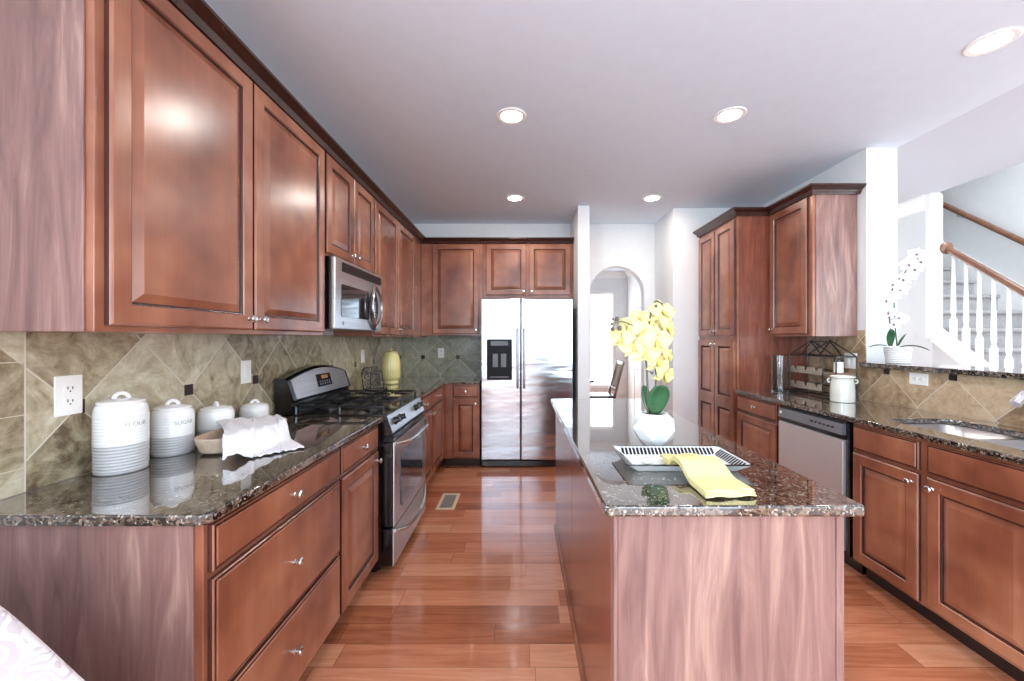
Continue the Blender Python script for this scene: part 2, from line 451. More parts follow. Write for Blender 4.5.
# foyer and staircase walls
SL = 0.826
struct('wall_stair', box(nb(), 3.95, 4.05, 3.84, 8.4, 0, CEIL), 'wall')
struct('wall_stair_upper', box(nb(), 3.9, 3.95, 1.2, 8.4, CEIL + 0.1, 4.1), 'wall')
z_str = lambda y: 1.45 - (3.79 - y) * SL
struct('wall_stair_under', slab(nb(), [(2.06, 0), (3.84, 0), (3.84, z_str(3.84) - 0.14), (2.23, z_str(2.23) - 0.14), (2.06, 0.02)], [], 0, 0.06, tr=yz(3.97)), 'wall')
struct('wall_foyer_end', slab(nb(), rect(2.735, 3.95, 0, CEIL), [rect(2.95, 3.75, 0.7, 2.4)], 0, 0.12, tr=xz(6.0)), 'wall')
struct('wall_outer', slab(nb(), rect(REAR, 8.4, 0, 4.1), [rect(-1.5, 1.9, 0.5, 2.5)], 0, 0.12, tr=yz(5.0)), 'wall')
struct('wall_stair_end', box(nb(), 4.05, 5.0, 8.28, 8.4, 0, 4.1), 'wall')
struct('wall_stairwell_front', box(nb(), 3.95, 5.0, 1.1, 1.2, CEIL + 0.1, 4.1), 'wall')
# family room wall behind the viewpoint, with its windows
struct('wall_rear', slab(nb(), rect(LW, 5.0, 0, CEIL), [rect(a, b, 0.3, 2.6) for a, b in REAR_WIN], 0, -0.12, tr=xz(REAR)), 'wall')
# dining room
struct('wall_dining_back', slab(nb(), rect(LW, 2.2, 0, CEIL), [rect(0.4, 1.95, 0.35, 2.33)], 0, 0.12, tr=xz(8.28)), 'wall')
struct('wall_dining_right', box(nb(), 2.2, 2.3, BW + 0.13, 8.4, 0, CEIL), 'wall')

def window_frame(n, a0, a1, b0, b1, tr, cols=2, rows=2):
    bm = nb(); d = 0.05
    def bar(p0, p1, q0, q1, t0, t1):
        c = [tr(*v) for v in ((p0, q0, t0), (p1, q1, t1))]
        lo = [min(c[0][i], c[1][i]) for i in range(3)]; hi = [max(c[0][i], c[1][i]) for i in range(3)]
        box(bm, lo[0], hi[0], lo[1], hi[1], lo[2], hi[2])
    bar(a0, a0 + d, b0, b1, 0.02, 0.1); bar(a1 - d, a1, b0, b1, 0.02, 0.1)
    bar(a0 + d, a1 - d, b0, b0 + d, 0.02, 0.1); bar(a0 + d, a1 - d, b1 - d, b1, 0.02, 0.1)
    for k in range(1, cols): c = a0 + (a1 - a0) * k / cols; bar(c - 0.015, c + 0.015, b0 + d, b1 - d, 0.045, 0.075)
    for k in range(1, rows):
        c = b0 + (b1 - b0) * k / rows
        for j in range(cols):
            p = a0 + (a1 - a0) * j / cols; q = a0 + (a1 - a0) * (j + 1) / cols
            bar(max(p + 0.015, a0 + d), min(q - 0.015, a1 - d), c - 0.015, c + 0.015, 0.045, 0.075)
    struct('window_%d' % n, bm, 'trim')
for i, (a, b) in enumerate(REAR_WIN): window_frame(i + 1, a, b, 0.3, 2.6, lambda p, q, t: (p, REAR - t, q))
window_frame(4, -1.5, 1.9, 0.5, 2.5, yz(5.0), 3, 2)
window_frame(5, 0.4, 1.95, 0.35, 2.33, xz(8.28), 3, 1)
window_frame(3, -2.25, -0.35, 0.4, 2.5, lambda p, q, t: (LW - t, p, q))  # invented left-wall window, put in to bring fill light
window_frame(6, 2.95, 3.75, 0.7, 2.4, xz(6.0), 1, 2)
# mouldings
CROWN_W = [(0, CEIL), (0, CEIL - 0.13), (0.012, CEIL - 0.13), (0.025, CEIL - 0.1), (0.07, CEIL - 0.03), (0.09, CEIL - 0.02), (0.09, CEIL)]
struct('trim_1', sweep(nb(), [(3.95, 3.84), (3.95, 6.0)], CROWN_W, -1), 'trim')
struct('trim_2', sweep(nb(), [(LW, 8.28), (2.2, 8.28), (2.2, BW + 0.13)], CROWN_W, 1), 'trim')
BASE = [(0, 0), (0, 0.1), (0.006, 0.1), (0.014, 0.085), (0.014, 0)]
struct('baseboard_hall', sweep(nb(), [(1.61, 4.82), (1.61, 4.24), (1.88, 4.24)], BASE, 1), 'trim')
struct('baseboard_dining', sweep(nb(), [(LW, 8.28), (2.2, 8.28), (2.2, 4.95)], BASE, 1), 'trim')
struct('baseboard_foyer', sweep(nb(), [(3.95, 3.84), (3.95, 6.0)], BASE, -1), 'trim')
# white post where the stair opening begins
struct('trim_3', box(nb(), 3.885, 3.99, 3.795, 3.845, 1.36, CEIL, 0.003), 'trim')

# ------------------------------------------------------------------ backsplash tiles
def splash(bm, mat, label):
    return tag(obj('tile_backsplash', bm, mat, smooth=False), label, 'backsplash', 'stone tile backsplashes')
splash(box(nb(), LW + 0.0005, LW + 0.008, 0.95, BW, 0.914, 1.385), 'tile_left', 'diagonal slate tile backsplash behind the canisters and stove')
splash(box(nb(), LW + 0.008, -0.44, BW - 0.008, BW, 0.914, 1.40), 'tile_back', 'short slate backsplash on the back wall left of the refrigerator')
bm = nb(); box(bm, RW - 0.01, RW, 0.95, 2.907, 0.914, 1.153); box(bm, RW - 0.01, RW, 2.907, 3.5, 0.914, 1.42)
splash(bm, 'tile_right', 'sand coloured diagonal tile backsplash behind the sink')

# ------------------------------------------------------------------ cabinets
T = 0.02
def door_panel(bm, w, h, x, z, t=T, fr=0.056, splits=()):
    """raised-panel front: face towards -y, lower left corner at (x, z)"""
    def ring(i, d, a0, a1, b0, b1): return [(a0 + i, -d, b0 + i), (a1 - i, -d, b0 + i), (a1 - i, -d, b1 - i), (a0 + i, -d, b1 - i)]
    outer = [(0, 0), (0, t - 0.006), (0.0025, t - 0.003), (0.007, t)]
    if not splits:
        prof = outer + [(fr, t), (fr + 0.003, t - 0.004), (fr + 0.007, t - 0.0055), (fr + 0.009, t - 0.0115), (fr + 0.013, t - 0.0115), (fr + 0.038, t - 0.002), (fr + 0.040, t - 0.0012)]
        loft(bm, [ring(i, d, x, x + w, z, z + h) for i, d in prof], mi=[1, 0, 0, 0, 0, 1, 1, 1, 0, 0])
        return bm
    # two or more panels: slab with holes then panels set in
    loft(bm, [ring(i, d, x, x + w, z, z + h) for i, d in outer[:1] + [(0, t - 0.010)]])
    zs = [z] + list(splits) + [z + h]
    for k in range(len(zs) - 1):
        a, b = zs[k], zs[k + 1]
        lo = a if k == 0 else a - fr / 2; hi = b if k == len(zs) - 2 else b + fr / 2
        prof = [(0.0, t - 0.010), (0.0, t)] + [(fr, t), (fr + 0.003, t - 0.004), (fr + 0.009, t - 0.0115), (fr + 0.013, t - 0.0115), (fr + 0.038, t - 0.002), (fr + 0.040, t - 0.0012)]
        lo2 = a if k == 0 else a; hi2 = b
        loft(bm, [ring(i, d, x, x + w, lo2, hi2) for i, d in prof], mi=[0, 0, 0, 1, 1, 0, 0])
    return bm
def drawer_panel(bm, w, h, x, z, t=T):
    def ring(i, d): return [(x + i, -d, z + i), (x + w - i, -d, z + i), (x + w - i, -d, z + h - i), (x + i, -d, z + h - i)]
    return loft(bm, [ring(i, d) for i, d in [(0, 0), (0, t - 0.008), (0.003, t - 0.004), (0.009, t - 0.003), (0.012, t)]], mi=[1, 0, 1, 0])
KNOB = [(0.009, 0), (0.009, 0.003), (0.0055, 0.006), (0.005, 0.014), (0.010, 0.017), (0.0155, 0.021), (0.0155, 0.025), (0.011, 0.029), (0.004, 0.030)]
def knob(parent, x, z):
    return obj('knob', lathe(nb(), KNOB, 18, (x, -T, z), 'y'), 'nickel', parent)

def cabinet(name, loc, rot, W, D, z0, z1, fronts, label, group, toe=True, ends=(), wood='cherry', cat='cabinet', vm='veneer', top_open=False):
    c = thing(name, loc, rot, label, cat, group)
    bm = nb()
    b0 = z0 + 0.1 if toe else z0
    if top_open:   # sink base: no top so that the basin can hang in it
        box(bm, 0, 0.02, 0, D, b0, z1); box(bm, W - 0.02, W, 0, D, b0, z1); box(bm, 0.02, W - 0.02, 0, 0.02, b0, z1)
        box(bm, 0.02, W - 0.02, D - 0.02, D, b0, z1); box(bm, 0.02, W - 0.02, 0.02, D - 0.02, b0, b0 + 0.02)
    else:
        box(bm, 0, W, 0, D, b0, z1, 0.0015)
    obj('body', bm, wood, c)
    if toe: obj('toe_kick', box(nb(), 0.003, W - 0.003, 0.07, D - 0.01, 0, b0), 'toe', c)
    for e in ends:
        if e == 'L': obj('end_panel', box(nb(), -0.006, 0, 0.022, D, b0 if toe and False else (0.0 if toe else z0), z1, 0.001), vm, c)
        else: obj('end_panel', box(nb(), W, W + 0.006, 0.022, D, 0.0 if toe else z0, z1, 0.001), vm, c)
    for f in fronts:
        kind, a0, a1, b0_, b1_ = f[:5]; kn = f[5] if len(f) > 5 else None
        if kind == 'door':
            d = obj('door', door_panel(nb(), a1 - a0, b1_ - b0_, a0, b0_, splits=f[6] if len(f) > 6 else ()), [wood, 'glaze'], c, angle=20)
            if kn:
                kx = a0 + 0.03 if 'l' in kn else a1 - 0.03
                kz = b0_ + 0.045 if 'b' in kn else b1_ - 0.045
                knob(d, kx, kz)
        else:
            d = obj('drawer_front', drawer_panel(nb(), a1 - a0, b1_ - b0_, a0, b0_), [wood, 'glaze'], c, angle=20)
            if kn: knob(d, (a0 + a1) / 2, (b0_ + b1_) / 2)
    return c
CT, CB = 0.914, 0.884
GB = 'cherry base cabinets'; GU = 'cherry wall cabinets'
R90 = PI / 2
LF = -0.82                                         # left face frame
DEP = LF - LW - 0.002
# left run
cabinet('base_cabinet', (LF, 1.032, 0), R90, 0.753, DEP, 0, CB,
        [('drawer', 0.014, 0.745, 0.745, 0.868, 'c'), ('drawer', 0.014, 0.745, 0.412, 0.725, 'c'), ('drawer', 0.014, 0.745, 0.115, 0.392, 'c')],
        'cherry base cabinet with three wide drawers under the white canisters', GB, ends='L')
cabinet('base_cabinet', (LF, 1.787, 0), R90, 0.495, DEP, 0, CB,
        [('drawer', 0.012, 0.462, 0.745, 0.868, 'c'), ('door', 0.012, 0.462, 0.115, 0.725, 'tr')],
        'narrow cherry base cabinet with one drawer and door, beside the near side of the stove', GB)
cabinet('base_cabinet', (LF, 3.072, 0), R90, 0.556, DEP, 0, CB,
        [('drawer', 0.02, 0.54, 0.745, 0.868, 'c'), ('door', 0.02, 0.54, 0.115, 0.725, 'tr')],
        'cherry base cabinet just past the far side of the stove', GB)
cabinet('base_cabinet', (LF, 3.63, 0), R90, 1.18, DEP, 0, CB,
        [('drawer', 0.015, 0.50, 0.745, 0.868, 'c'), ('door', 0.015, 0.50, 0.115, 0.725, 'tl')],
        'corner cherry base cabinet left of the back wall under the yellow jar', GB)
cabinet('base_cabinet', (LF + 0.002, 4.20, 0), 0, 0.383, 0.61, 0, CB,
        [('drawer', 0.105, 0.372, 0.745, 0.868, 'c'), ('door', 0.105, 0.372, 0.115, 0.725, 'tr')],
        'small cherry base cabinet on the back wall immediately left of the refrigerator', GB)
# right run (facing -X): local x runs towards the viewer
RF = 1.895; RD = RW - 0.012 - RF
cabinet('base_cabinet', (RF, 3.496, 0), -R90, 0.566, RD, 0, CB,
        [('drawer', 0.02, 0.552, 0.745, 0.868, 'c'), ('door', 0.02, 0.552, 0.115, 0.725)],
        'cherry base cabinet between the tall pantry and the dishwasher', GB)
cabinet('base_cabinet', (RF, 2.278, 0), -R90, 0.87, RD, 0, CB,
        [('drawer', 0.012, 0.385, 0.735, 0.868), ('drawer', 0.425, 0.85, 0.735, 0.868),
         ('door', 0.012, 0.385, 0.115, 0.715, 'tr'), ('door', 0.425, 0.85, 0.115, 0.715, 'tl')],
        'cherry sink base cabinet with two doors, right of the dishwasher', GB, top_open=True)
cabinet('base_cabinet', (RF, 1.405, 0), -R90, 0.45, RD, 0, CB,
        [('drawer', 0.012, 0.435, 0.745, 0.868, 'c'), ('door', 0.012, 0.435, 0.115, 0.725, 'tl')],
        'cherry base cabinet at the near end of the sink counter', GB)
cabinet('pantry_cabinet', (1.89, 4.238, 0), -R90, 0.736, RW - 0.002 - 1.89, 0, 2.44,
        [('door', 0.02, 0.36, 1.385, 2.405, 'br'), ('door', 0.375, 0.715, 1.385, 2.405, 'bl'),
         ('door', 0.02, 0.36, 0.115, 1.345, 'tr', (0.775,)), ('door', 0.375, 0.715, 0.115, 1.345, 'tl', (0.775,))],
        'tall cherry pantry cabinet with four doors against the white hall wall', 'tall cabinets', vm='veneer_deep', ends='R')
# wall cabinets, left
UF = -1.13; UD = UF - LW - 0.002; UB, UT = 1.375, 2.44
cabinet('wall_cabinet', (UF, 1.058, 0), R90, 1.224, UD, UB, UT,
        [('door', 0.026, 0.604, UB + 0.018, 2.425, 'br'), ('door', 0.616, 1.210, UB + 0.018, 2.425, 'bl')],
        'large double door cherry wall cabinet above the white canisters', GU, toe=False, ends='L')
cabinet('wall_cabinet', (UF, 2.284, 0), R90, 0.766, UD, 1.835, UT,
        [('door', 0.012, 0.378, 1.853, 2.425, 'br'), ('door', 0.388, 0.754, 1.853, 2.425, 'bl')],
        'short double door cherry wall cabinet over the microwave', GU, toe=False)
cabinet('wall_cabinet', (UF, 3.052, 0), R90, 1.76, UD, UB, UT,
        [('door', 0.012, 0.57, UB + 0.018, 2.425, 'br'), ('door', 0.582, 1.14, UB + 0.018, 2.425, 'bl')],
        'double door cherry wall cabinet beyond the microwave, above the yellow jar', GU, toe=False)
cabinet('wall_cabinet', (UF + 0.002, 4.52, 0), 0, 0.70, BW - 4.522, UB + 0.02, UT,
        [('door', 0.13, 0.655, UB + 0.038, 2.425, 'br')],
        'single door cherry wall cabinet on the back wall left of the refrigerator', GU, toe=False)
cabinet('wall_cabinet', (-0.426, 4.52, 0), 0, 1.016, BW - 4.522, 1.815, UT,
        [('door', 0.03, 0.485, 1.85, 2.425, 'br'), ('door', 0.515, 0.985, 1.85, 2.425, 'bl')],
        'wide double door cherry wall cabinet above the refrigerator', GU, toe=False)
cabinet('wall_cabinet', (2.172, 3.496, 0), -R90, 0.516, RW - 0.012 - 2.172, UB, UT,
        [('door', 0.03, 0.475, UB + 0.018, 2.425, 'bl')],
        'single door cherry wall cabinet right of the pantry, over the wine rack', GU, toe=False, ends='R')
# crown mouldings on the cabinets
CR = [(0.0, 2.428), (0.022, 2.428), (0.026, 2.438), (0.030, 2.442), (0.034, 2.452), (0.062, 2.468), (0.066, 2.472), (0.072, 2.474), (0.072, 2.486), (0.0, 2.486)]
tag(obj('crown_molding', sweep(nb(), [(LW + 0.002, 1.05), (UF, 1.05), (UF, 4.52), (0.59, 4.52)], CR, 1), 'cherry_dark'),
    'dark cherry crown moulding along the left and back wall cabinets', 'moulding', 'cabinet crown mouldings')
tag(obj('crown_molding', sweep(nb(), [(RW - 0.002, 2.974), (2.172, 2.974), (2.172, 3.496), (1.89, 3.496), (1.89, 4.236)], CR, -1), 'cherry_dark'),
    'dark cherry crown moulding stepping around the pantry and right wall cabinet', 'moulding', 'cabinet crown mouldings')

# ------------------------------------------------------------------ countertops
def counter(outer, holes, label, z0=CB, z1=CT, name='countertop', r=None):
    return tag(obj(name, slab(nb(), outer, holes, z0, z1, 0.007, 3), 'granite', angle=40), label, 'countertop', 'granite countertops')
counter([(LW + 0.009, 1.0), (-0.805, 1.0), (-0.786, 1.02), (-0.786, 2.284), (LW + 0.009, 2.284)], [], 'polished dark granite countertop holding the white canisters')
counter([(LW + 0.009, 3.07), (-0.786, 3.07), (-0.786, 4.17), (-0.43, 4.17), (-0.43, BW - 0.009), (LW + 0.009, BW - 0.009)], [], 'L shaped granite countertop in the far left corner with the yellow jar')
SX0, SX1, SY0, SY1 = 2.0, 2.375, 1.43, 2.215
counter([(1.865, 0.95), (RW - 0.011, 0.95), (RW - 0.011, 3.494), (1.865, 3.494)], [rrect(SX0, SX1, SY0, SY1, 0.09)], 'long granite countertop with the sink along the right wall')
counter([(2.46, 0.9), (2.80, 0.9), (2.80, 2.905), (2.46, 2.905)], [], 'raised granite ledge on the half wall above the sink', 1.154, 1.186, 'bar_ledge')
counter([(0.232, 1.056), (0.906, 1.056), (0.914, 1.064), (0.914, 2.957), (0.906, 2.965), (0.228, 2.965), (0.22, 2.957), (0.22, 1.068)], [], 'granite island countertop with the yellow orchid')

# ------------------------------------------------------------------ island
isl = thing('kitchen_island', (0.25, 1.085, 0), 0, 'long cherry kitchen island under the granite top in the middle of the floor', 'island')
IW, IL = 0.623, 1.80
obj('body', box(nb(), 0.006, IW, 0.006, IL, 0.0, CB), 'veneer_deep', isl)
obj('end_panel', box(nb(), 0.012, IW - 0.02, -0.001, 0.006, 0, CB, 0.001), 'veneer', isl)
for a, b in ((0, 0.012), (IW - 0.02, IW)): obj('corner_post', box(nb(), a, b, -0.006, 0.03, 0, CB, 0.002), 'veneer', isl)
for a, b in ((0.03, 0.871), (0.879, IL - 0.03)): obj('side_panel', box(nb(), 0.0, 0.006, a, b, 0, CB, 0.0012), 'veneer_deep', isl)
obj('corner_post', box(nb(), 0.0, 0.02, IL - 0.029, IL, 0, CB, 0.002), 'veneer_deep', isl)
SHOE = [(0, 0), (0, 0.02), (0.006, 0.019), (0.012, 0.014), (0.014, 0)]
obj('shoe_molding', sweep(nb(), [(0, IL), (0, 0.0)], SHOE, 1), 'cherry', isl)
rd = Matrix.Rotation(PI / 2, 4, 'Z')
for k in range(4):
    y0 = 0.05 + k * 0.435
    for kind, z0, z1 in (('drawer', 0.745, 0.868), ('door', 0.115, 0.725)):
        bm = nb()
        (drawer_panel if kind == 'drawer' else door_panel)(bm, 0.42, z1 - z0, 0, z0)
        xform(bm, Matrix.Translation((IW, y0, 0)) @ rd)
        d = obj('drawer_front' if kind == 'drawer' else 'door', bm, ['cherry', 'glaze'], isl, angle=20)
        kb = lathe(nb(), KNOB, 14, (0.21 if kind == 'drawer' else 0.39, -T, (z0 + z1) / 2 if kind == 'drawer' else z1 - 0.045), 'y')
        obj('knob', xform(kb, Matrix.Translation((IW, y0, 0)) @ rd), 'nickel', d)

# ------------------------------------------------------------------ stove
st = thing('gas_stove', (-0.80, 2.292, 0), R90, 'stainless gas stove with black grates between the left counters', 'stove')
SW = 0.764; SD = 0.615
obj('body', box(nb(), 0, SW, 0.005, SD, 0.03, 0.905, 0.003), 'black', st)
for x, y in ((0.05, 0.06), (SW - 0.05, 0.06), (0.05, SD - 0.06), (SW - 0.05, SD - 0.06)):
    obj('foot', lathe(nb(), [(0.02, 0), (0.02, 0.006), (0.012, 0.01), (0.012, 0.031)], 12, (x, y, 0)), 'black', st)
obj('cooktop', box(nb(), -0.002, SW + 0.002, -0.03, SD - 0.09, 0.905, 0.921, 0.005, 2), 'black', st)
# sloped control panel with knobs
bm = nb()
prof = [(-0.028, 0.918), (-0.062, 0.815), (-0.05, 0.80), (0.004, 0.80), (0.004, 0.905)]
loft(bm, [[(x, y, z) for y, z in prof] for x in (0.006, SW - 0.006)])
cp = obj('control_panel', bm, 'steel_soft', st, angle=20)
tilt = math.atan2(0.034, 0.103)
for x in (0.0, SW - 0.006): obj('end_cap', loft(nb(), [[(x + dx, y - (0.001 if y < 0 else 0), z) for y, z in prof] for dx in (0.0, 0.006)]), 'black', cp, angle=20)
for kx in (0.105, 0.205, SW - 0.205, SW - 0.105):
    bm = lathe(nb(), [(0.024, 0), (0.024, 0.006), (0.018, 0.009), (0.016, 0.026), (0.012, 0.028)], 18, (0, 0, 0), 'y')
    box(bm, -0.004, 0.004, -0.036, -0.024, -0.017, 0.017, 0.001)
    xform(bm, Matrix.Translation((kx, -0.045, 0.866)) @ Matrix.Rotation(-tilt, 4, 'X'))
    obj('knob', bm, 'black', cp)
# oven door: steel frame, dark window, arched handle
od = obj('oven_door', box(nb(), 0.002, SW - 0.002, -0.064, 0.004, 0.275, 0.76, 0.003), 'black', st)
obj('door_face', box(nb(), 0.002, SW - 0.002, -0.073, -0.064, 0.275, 0.76, 0.004, 2), 'steel_soft', od)
obj('door_top_band', box(nb(), 0.002, SW - 0.002, -0.07, 0.004, 0.762, 0.797, 0.003), 'black', od)
obj('oven_window', slab(nb(), rrect(0.12, SW - 0.12, 0.34, 0.665, 0.03), [], 0, 0.004, 0.001, 1, tr=lambda a, b, c: (a, -0.073 - c, b)), 'oven_glass', od)
def bow_handle(parent, z, x0, x1, y, out, drop, r=0.013, name='handle'):
    pts = []
    for k in range(25):
        t = k / 24; s = math.sin(PI * t)
        pts.append((x0 + (x1 - x0) * t, y - out * min(1, s * 1.7) - 0.006, z - drop * s))
    return obj(name, tube(nb(), pts, [r * (0.75 + 0.25 * min(1, math.sin(PI * k / 24) * 2)) for k in range(25)], 10), 'nickel', parent)
bow_handle(od, 0.745, 0.03, SW - 0.03, -0.068, 0.045, 0.018)
dr = obj('warming_drawer', box(nb(), 0.002, SW - 0.002, -0.061, 0.004, 0.05, 0.262, 0.003), 'black', st)
obj('drawer_face', box(nb(), 0.002, SW - 0.002, -0.07, -0.061, 0.05, 0.262, 0.004, 2), 'steel_soft', dr)
bow_handle(dr, 0.245, 0.02, SW - 0.02, -0.062, 0.035, 0.07, 0.012)
# backguard with arched top
bm = nb(); N = 22
ring = []
for k in range(N + 1):
    t = k / N; ring.append((t * SW, 1.125 + 0.055 * math.sin(PI * t)))
pr = []
for k in range(N + 1):
    x, zt = ring[k]
    pr.append([(x, SD - 0.105, 0.921), (x, SD - 0.095, 0.985), (x, SD - 0.115, 1.0), (x, SD - 0.075, zt - 0.012), (x, SD - 0.06, zt), (x, SD - 0.005, zt), (x, SD - 0.005, 0.921)])
loft(bm, pr); obj('backguard', bm, 'black', st, angle=25)
bm = nb(); pr = []
for k in range(1, N):
    x, zt = ring[k]
    f = lambda z: SD - 0.115 + 0.04 * (z - 1.0) / (zt - 0.012 - 1.0)
    za, zb = 1.006, zt - 0.016
    pr.append([(x, f(za) - 0.004, za), (x, f(zb) - 0.004, zb), (x, f(zb) + 0.004, zb), (x, f(za) + 0.004, za)])
loft(bm, pr); pf = obj('backguard_panel', bm, 'steel_soft', st, angle=25)
bm = box(nb(), -0.095, 0.095, -0.003, 0.003, -0.042, 0.042, 0.004, 2)
xform(bm, Matrix.Translation((SW / 2, SD - 0.098, 1.085)) @ Matrix.Rotation(-0.27, 4, 'X'))
dp = obj('clock_display', bm, 'dark_glass', pf)
for r_ in range(2):
    for c_ in range(5):
        bm = box(nb(), -0.008, 0.008, -0.002, 0.002, -0.005, 0.005, 0.001)
        xform(bm, Matrix.Translation((SW / 2, SD - 0.098, 1.085)) @ Matrix.Rotation(-0.27, 4, 'X') @ Matrix.Translation((-0.06 + c_ * 0.03, -0.003, -0.026 + r_ * 0.016)))
        obj('button', bm, 'grey_plastic', dp)
bm = box(nb(), -0.04, 0.04, -0.002, 0.002, -0.012, 0.012, 0.001)
xform(bm, Matrix.Translation((SW / 2, SD - 0.101, 1.105)) @ Matrix.Rotation(-0.27, 4, 'X')); obj('clock_face', bm, 'display', dp)
# burners and grates
for gx in (0.2, SW - 0.2):
    for gy in (0.13, 0.385):
        b = obj('burner', lathe(nb(), [(0.06, 0.921), (0.058, 0.926), (0.04, 0.928), (0.04, 0.936), (0.034, 0.942), (0.0, 0.943)][:-1], 20, (gx, gy, 0)), 'black_iron', st)
for gx0, gx1 in ((0.03, SW / 2 - 0.012), (SW / 2 + 0.012, SW - 0.03)):
    bm = nb(); zt = 0.962; r = 0.008; y0, y1 = 0.0, 0.505
    cxm = (gx0 + gx1) / 2
    for x in (gx0, gx1): tube(bm, [(x, y0, zt), (x, y1, zt)], r, 6)
    for y in (y0, (y0 + y1) / 2, y1): tube(bm, [(gx0, y, zt), (gx1, y, zt)], r, 6)
    for y in (0.13, 0.385):
        for dx, dy in ((1, 0), (-1, 0)):
            tube(bm, [(cxm + dx * (gx1 - gx0) / 2, y, zt), (cxm + dx * 0.05, y, zt + 0.006), (cxm + dx * 0.028, y, zt + 0.002)], r, 6)
        for dy in (1, -1):
            tube(bm, [(cxm, y + dy * 0.127, zt), (cxm, y + dy * 0.05, zt + 0.006), (cxm, y + dy * 0.028, zt + 0.002)], r, 6)
    for x in (gx0, gx1):
        for y in (y0, (y0 + y1) / 2, y1): tube(bm, [(x, y, zt), (x, y, 0.921)], r, 6)
    obj('grate', bm, 'black_iron', st)

# ------------------------------------------------------------------ microwave
mw = thing('microwave_oven', (-1.062, 2.290, 1.412), R90, 'stainless over the range microwave under the short wall cabinet', 'microwave')
MWW, MWH = 0.756, 0.421
obj('case', box(nb(), 0.003, MWW - 0.003, 0.03, 0.37, 0, MWH, 0.004), 'black', mw)
fr_ = obj('front_frame', box(nb(), 0, MWW, 0, 0.03, 0.0, MWH, 0.008, 2), 'steel_soft', mw)
gv = obj('vent_grille', slab(nb(), rrect(0.085, MWW - 0.02, 0.345, 0.4, 0.006), [], 0, 0.004, tr=lambda a, b, c: (a, -c, b)), 'black_matte', mw)
bm = nb()
for k in range(4): box(bm, 0.09, MWW - 0.025, -0.0065, -0.003, 0.352 + k * 0.012, 0.356 + k * 0.012)
obj('louvre', bm, 'black', gv)
obj('door_window', slab(nb(), rrect(0.07, 0.5, 0.075, 0.27, 0.02), [], 0, 0.004, 0.001, 1, tr=lambda a, b, c: (a, -c, b)), 'dark_glass', mw)
def lens(cx, cz, w, h, n=20):
    P = []
    for k in range(n + 1):
        t = -1 + 2 * k / n; P.append((cx + w * (1 - t * t), cz + h * t))
    for k in range(1, n):
        t = 1 - 2 * k / n; P.append((cx - w * (1 - t * t), cz + h * t))
    return P
ctl = obj('control_panel', slab(nb(), lens(0.59, 0.172, 0.08, 0.145), [], 0, 0.006, tr=lambda a, b, c: (a, -c, b)), 'black', mw)
for r_ in range(6):
    for c_ in range(3):
        obj('button', box(nb(), 0.562 + c_ * 0.022, 0.578 + c_ * 0.022, -0.0075, -0.0055, 0.1 + r_ * 0.02, 0.111 + r_ * 0.02), 'grey_plastic', ctl)
for sgn in (-1, 1):
    pts = []
    for k in range(17):
        t = -1 + k / 8
        pts.append((0.59 + sgn * 0.092 * (1 - t * t), -0.008 - 0.02 * min(1, 2.2 * (1 - abs(t))), 0.172 + 0.158 * t))
    obj('handle', tube(nb(), pts, 0.0105, 8), 'nickel', mw)
obj('emblem', lathe(nb(), [(0.012, 0), (0.012, 0.0015), (0.009, 0.002)], 18, (0.1, 0, 0.038), 'y'), 'grey_plastic', mw)

# ------------------------------------------------------------------ refrigerator
fg = thing('refrigerator', (-0.42, 4.262, 0), 0, 'tall stainless side by side refrigerator with an ice dispenser against the back wall', 'refrigerator')
FW = 0.966; sp = 0.418
obj('body', box(nb(), 0.004, FW - 0.004, 0, 0.54, 0.03, 1.775, 0.004), 'grey_plastic', fg)
obj('base_grille', box(nb(), 0.01, FW - 0.01, -0.045, -0.001, 0.012, 0.075, 0.004), 'black', fg)
for x in (0.06, FW - 0.06):
    for y in (0.02, 0.45): obj('foot', lathe(nb(), [(0.02, 0), (0.02, 0.012), (0.014, 0.031)], 12, (x, y, 0)), 'black', fg)
def fdoor(x0, x1): return obj('door', box(nb(), x0, x1, -0.062, -0.002, 0.085, 1.782, 0.010, 3), 'steel', fg)
fl = fdoor(0, sp - 0.003); fr2 = fdoor(sp + 0.003, FW)
for d, x in ((fl, sp - 0.034), (fr2, sp + 0.034)):
    obj('handle', tube(nb(), [(x, -0.06, 0.845), (x, -0.1, 0.86), (x, -0.108, 0.9), (x, -0.108, 1.4), (x, -0.1, 1.44), (x, -0.06, 1.455)], 0.0125, 10), 'steel_soft', d)
bz = obj('dispenser', slab(nb(), rrect(0.062, 0.325, 0.925, 1.352, 0.01), [rrect(0.085, 0.302, 0.95, 1.26, 0.012)], 0, 0.012, 0.002, 1, tr=lambda a, b, c: (a, -0.062 - c, b)), 'black_matte', fl)
obj('dispenser_recess', box(nb(), 0.083, 0.304, -0.064, -0.0615, 0.948, 1.262), 'black_matte', bz)
obj('dispenser_display', box(nb(), 0.1, 0.287, -0.0765, -0.073, 1.285, 1.335, 0.002), 'dark_glass', bz)
for x in (0.15, 0.237): obj('dispenser_paddle', box(nb(), x - 0.028, x + 0.028, -0.071, -0.064, 1.06, 1.2, 0.004, 2), 'grey_plastic', bz)
obj('drip_tray', box(nb(), 0.095, 0.292, -0.085, -0.064, 0.95, 0.962, 0.003), 'grey_plastic', bz)

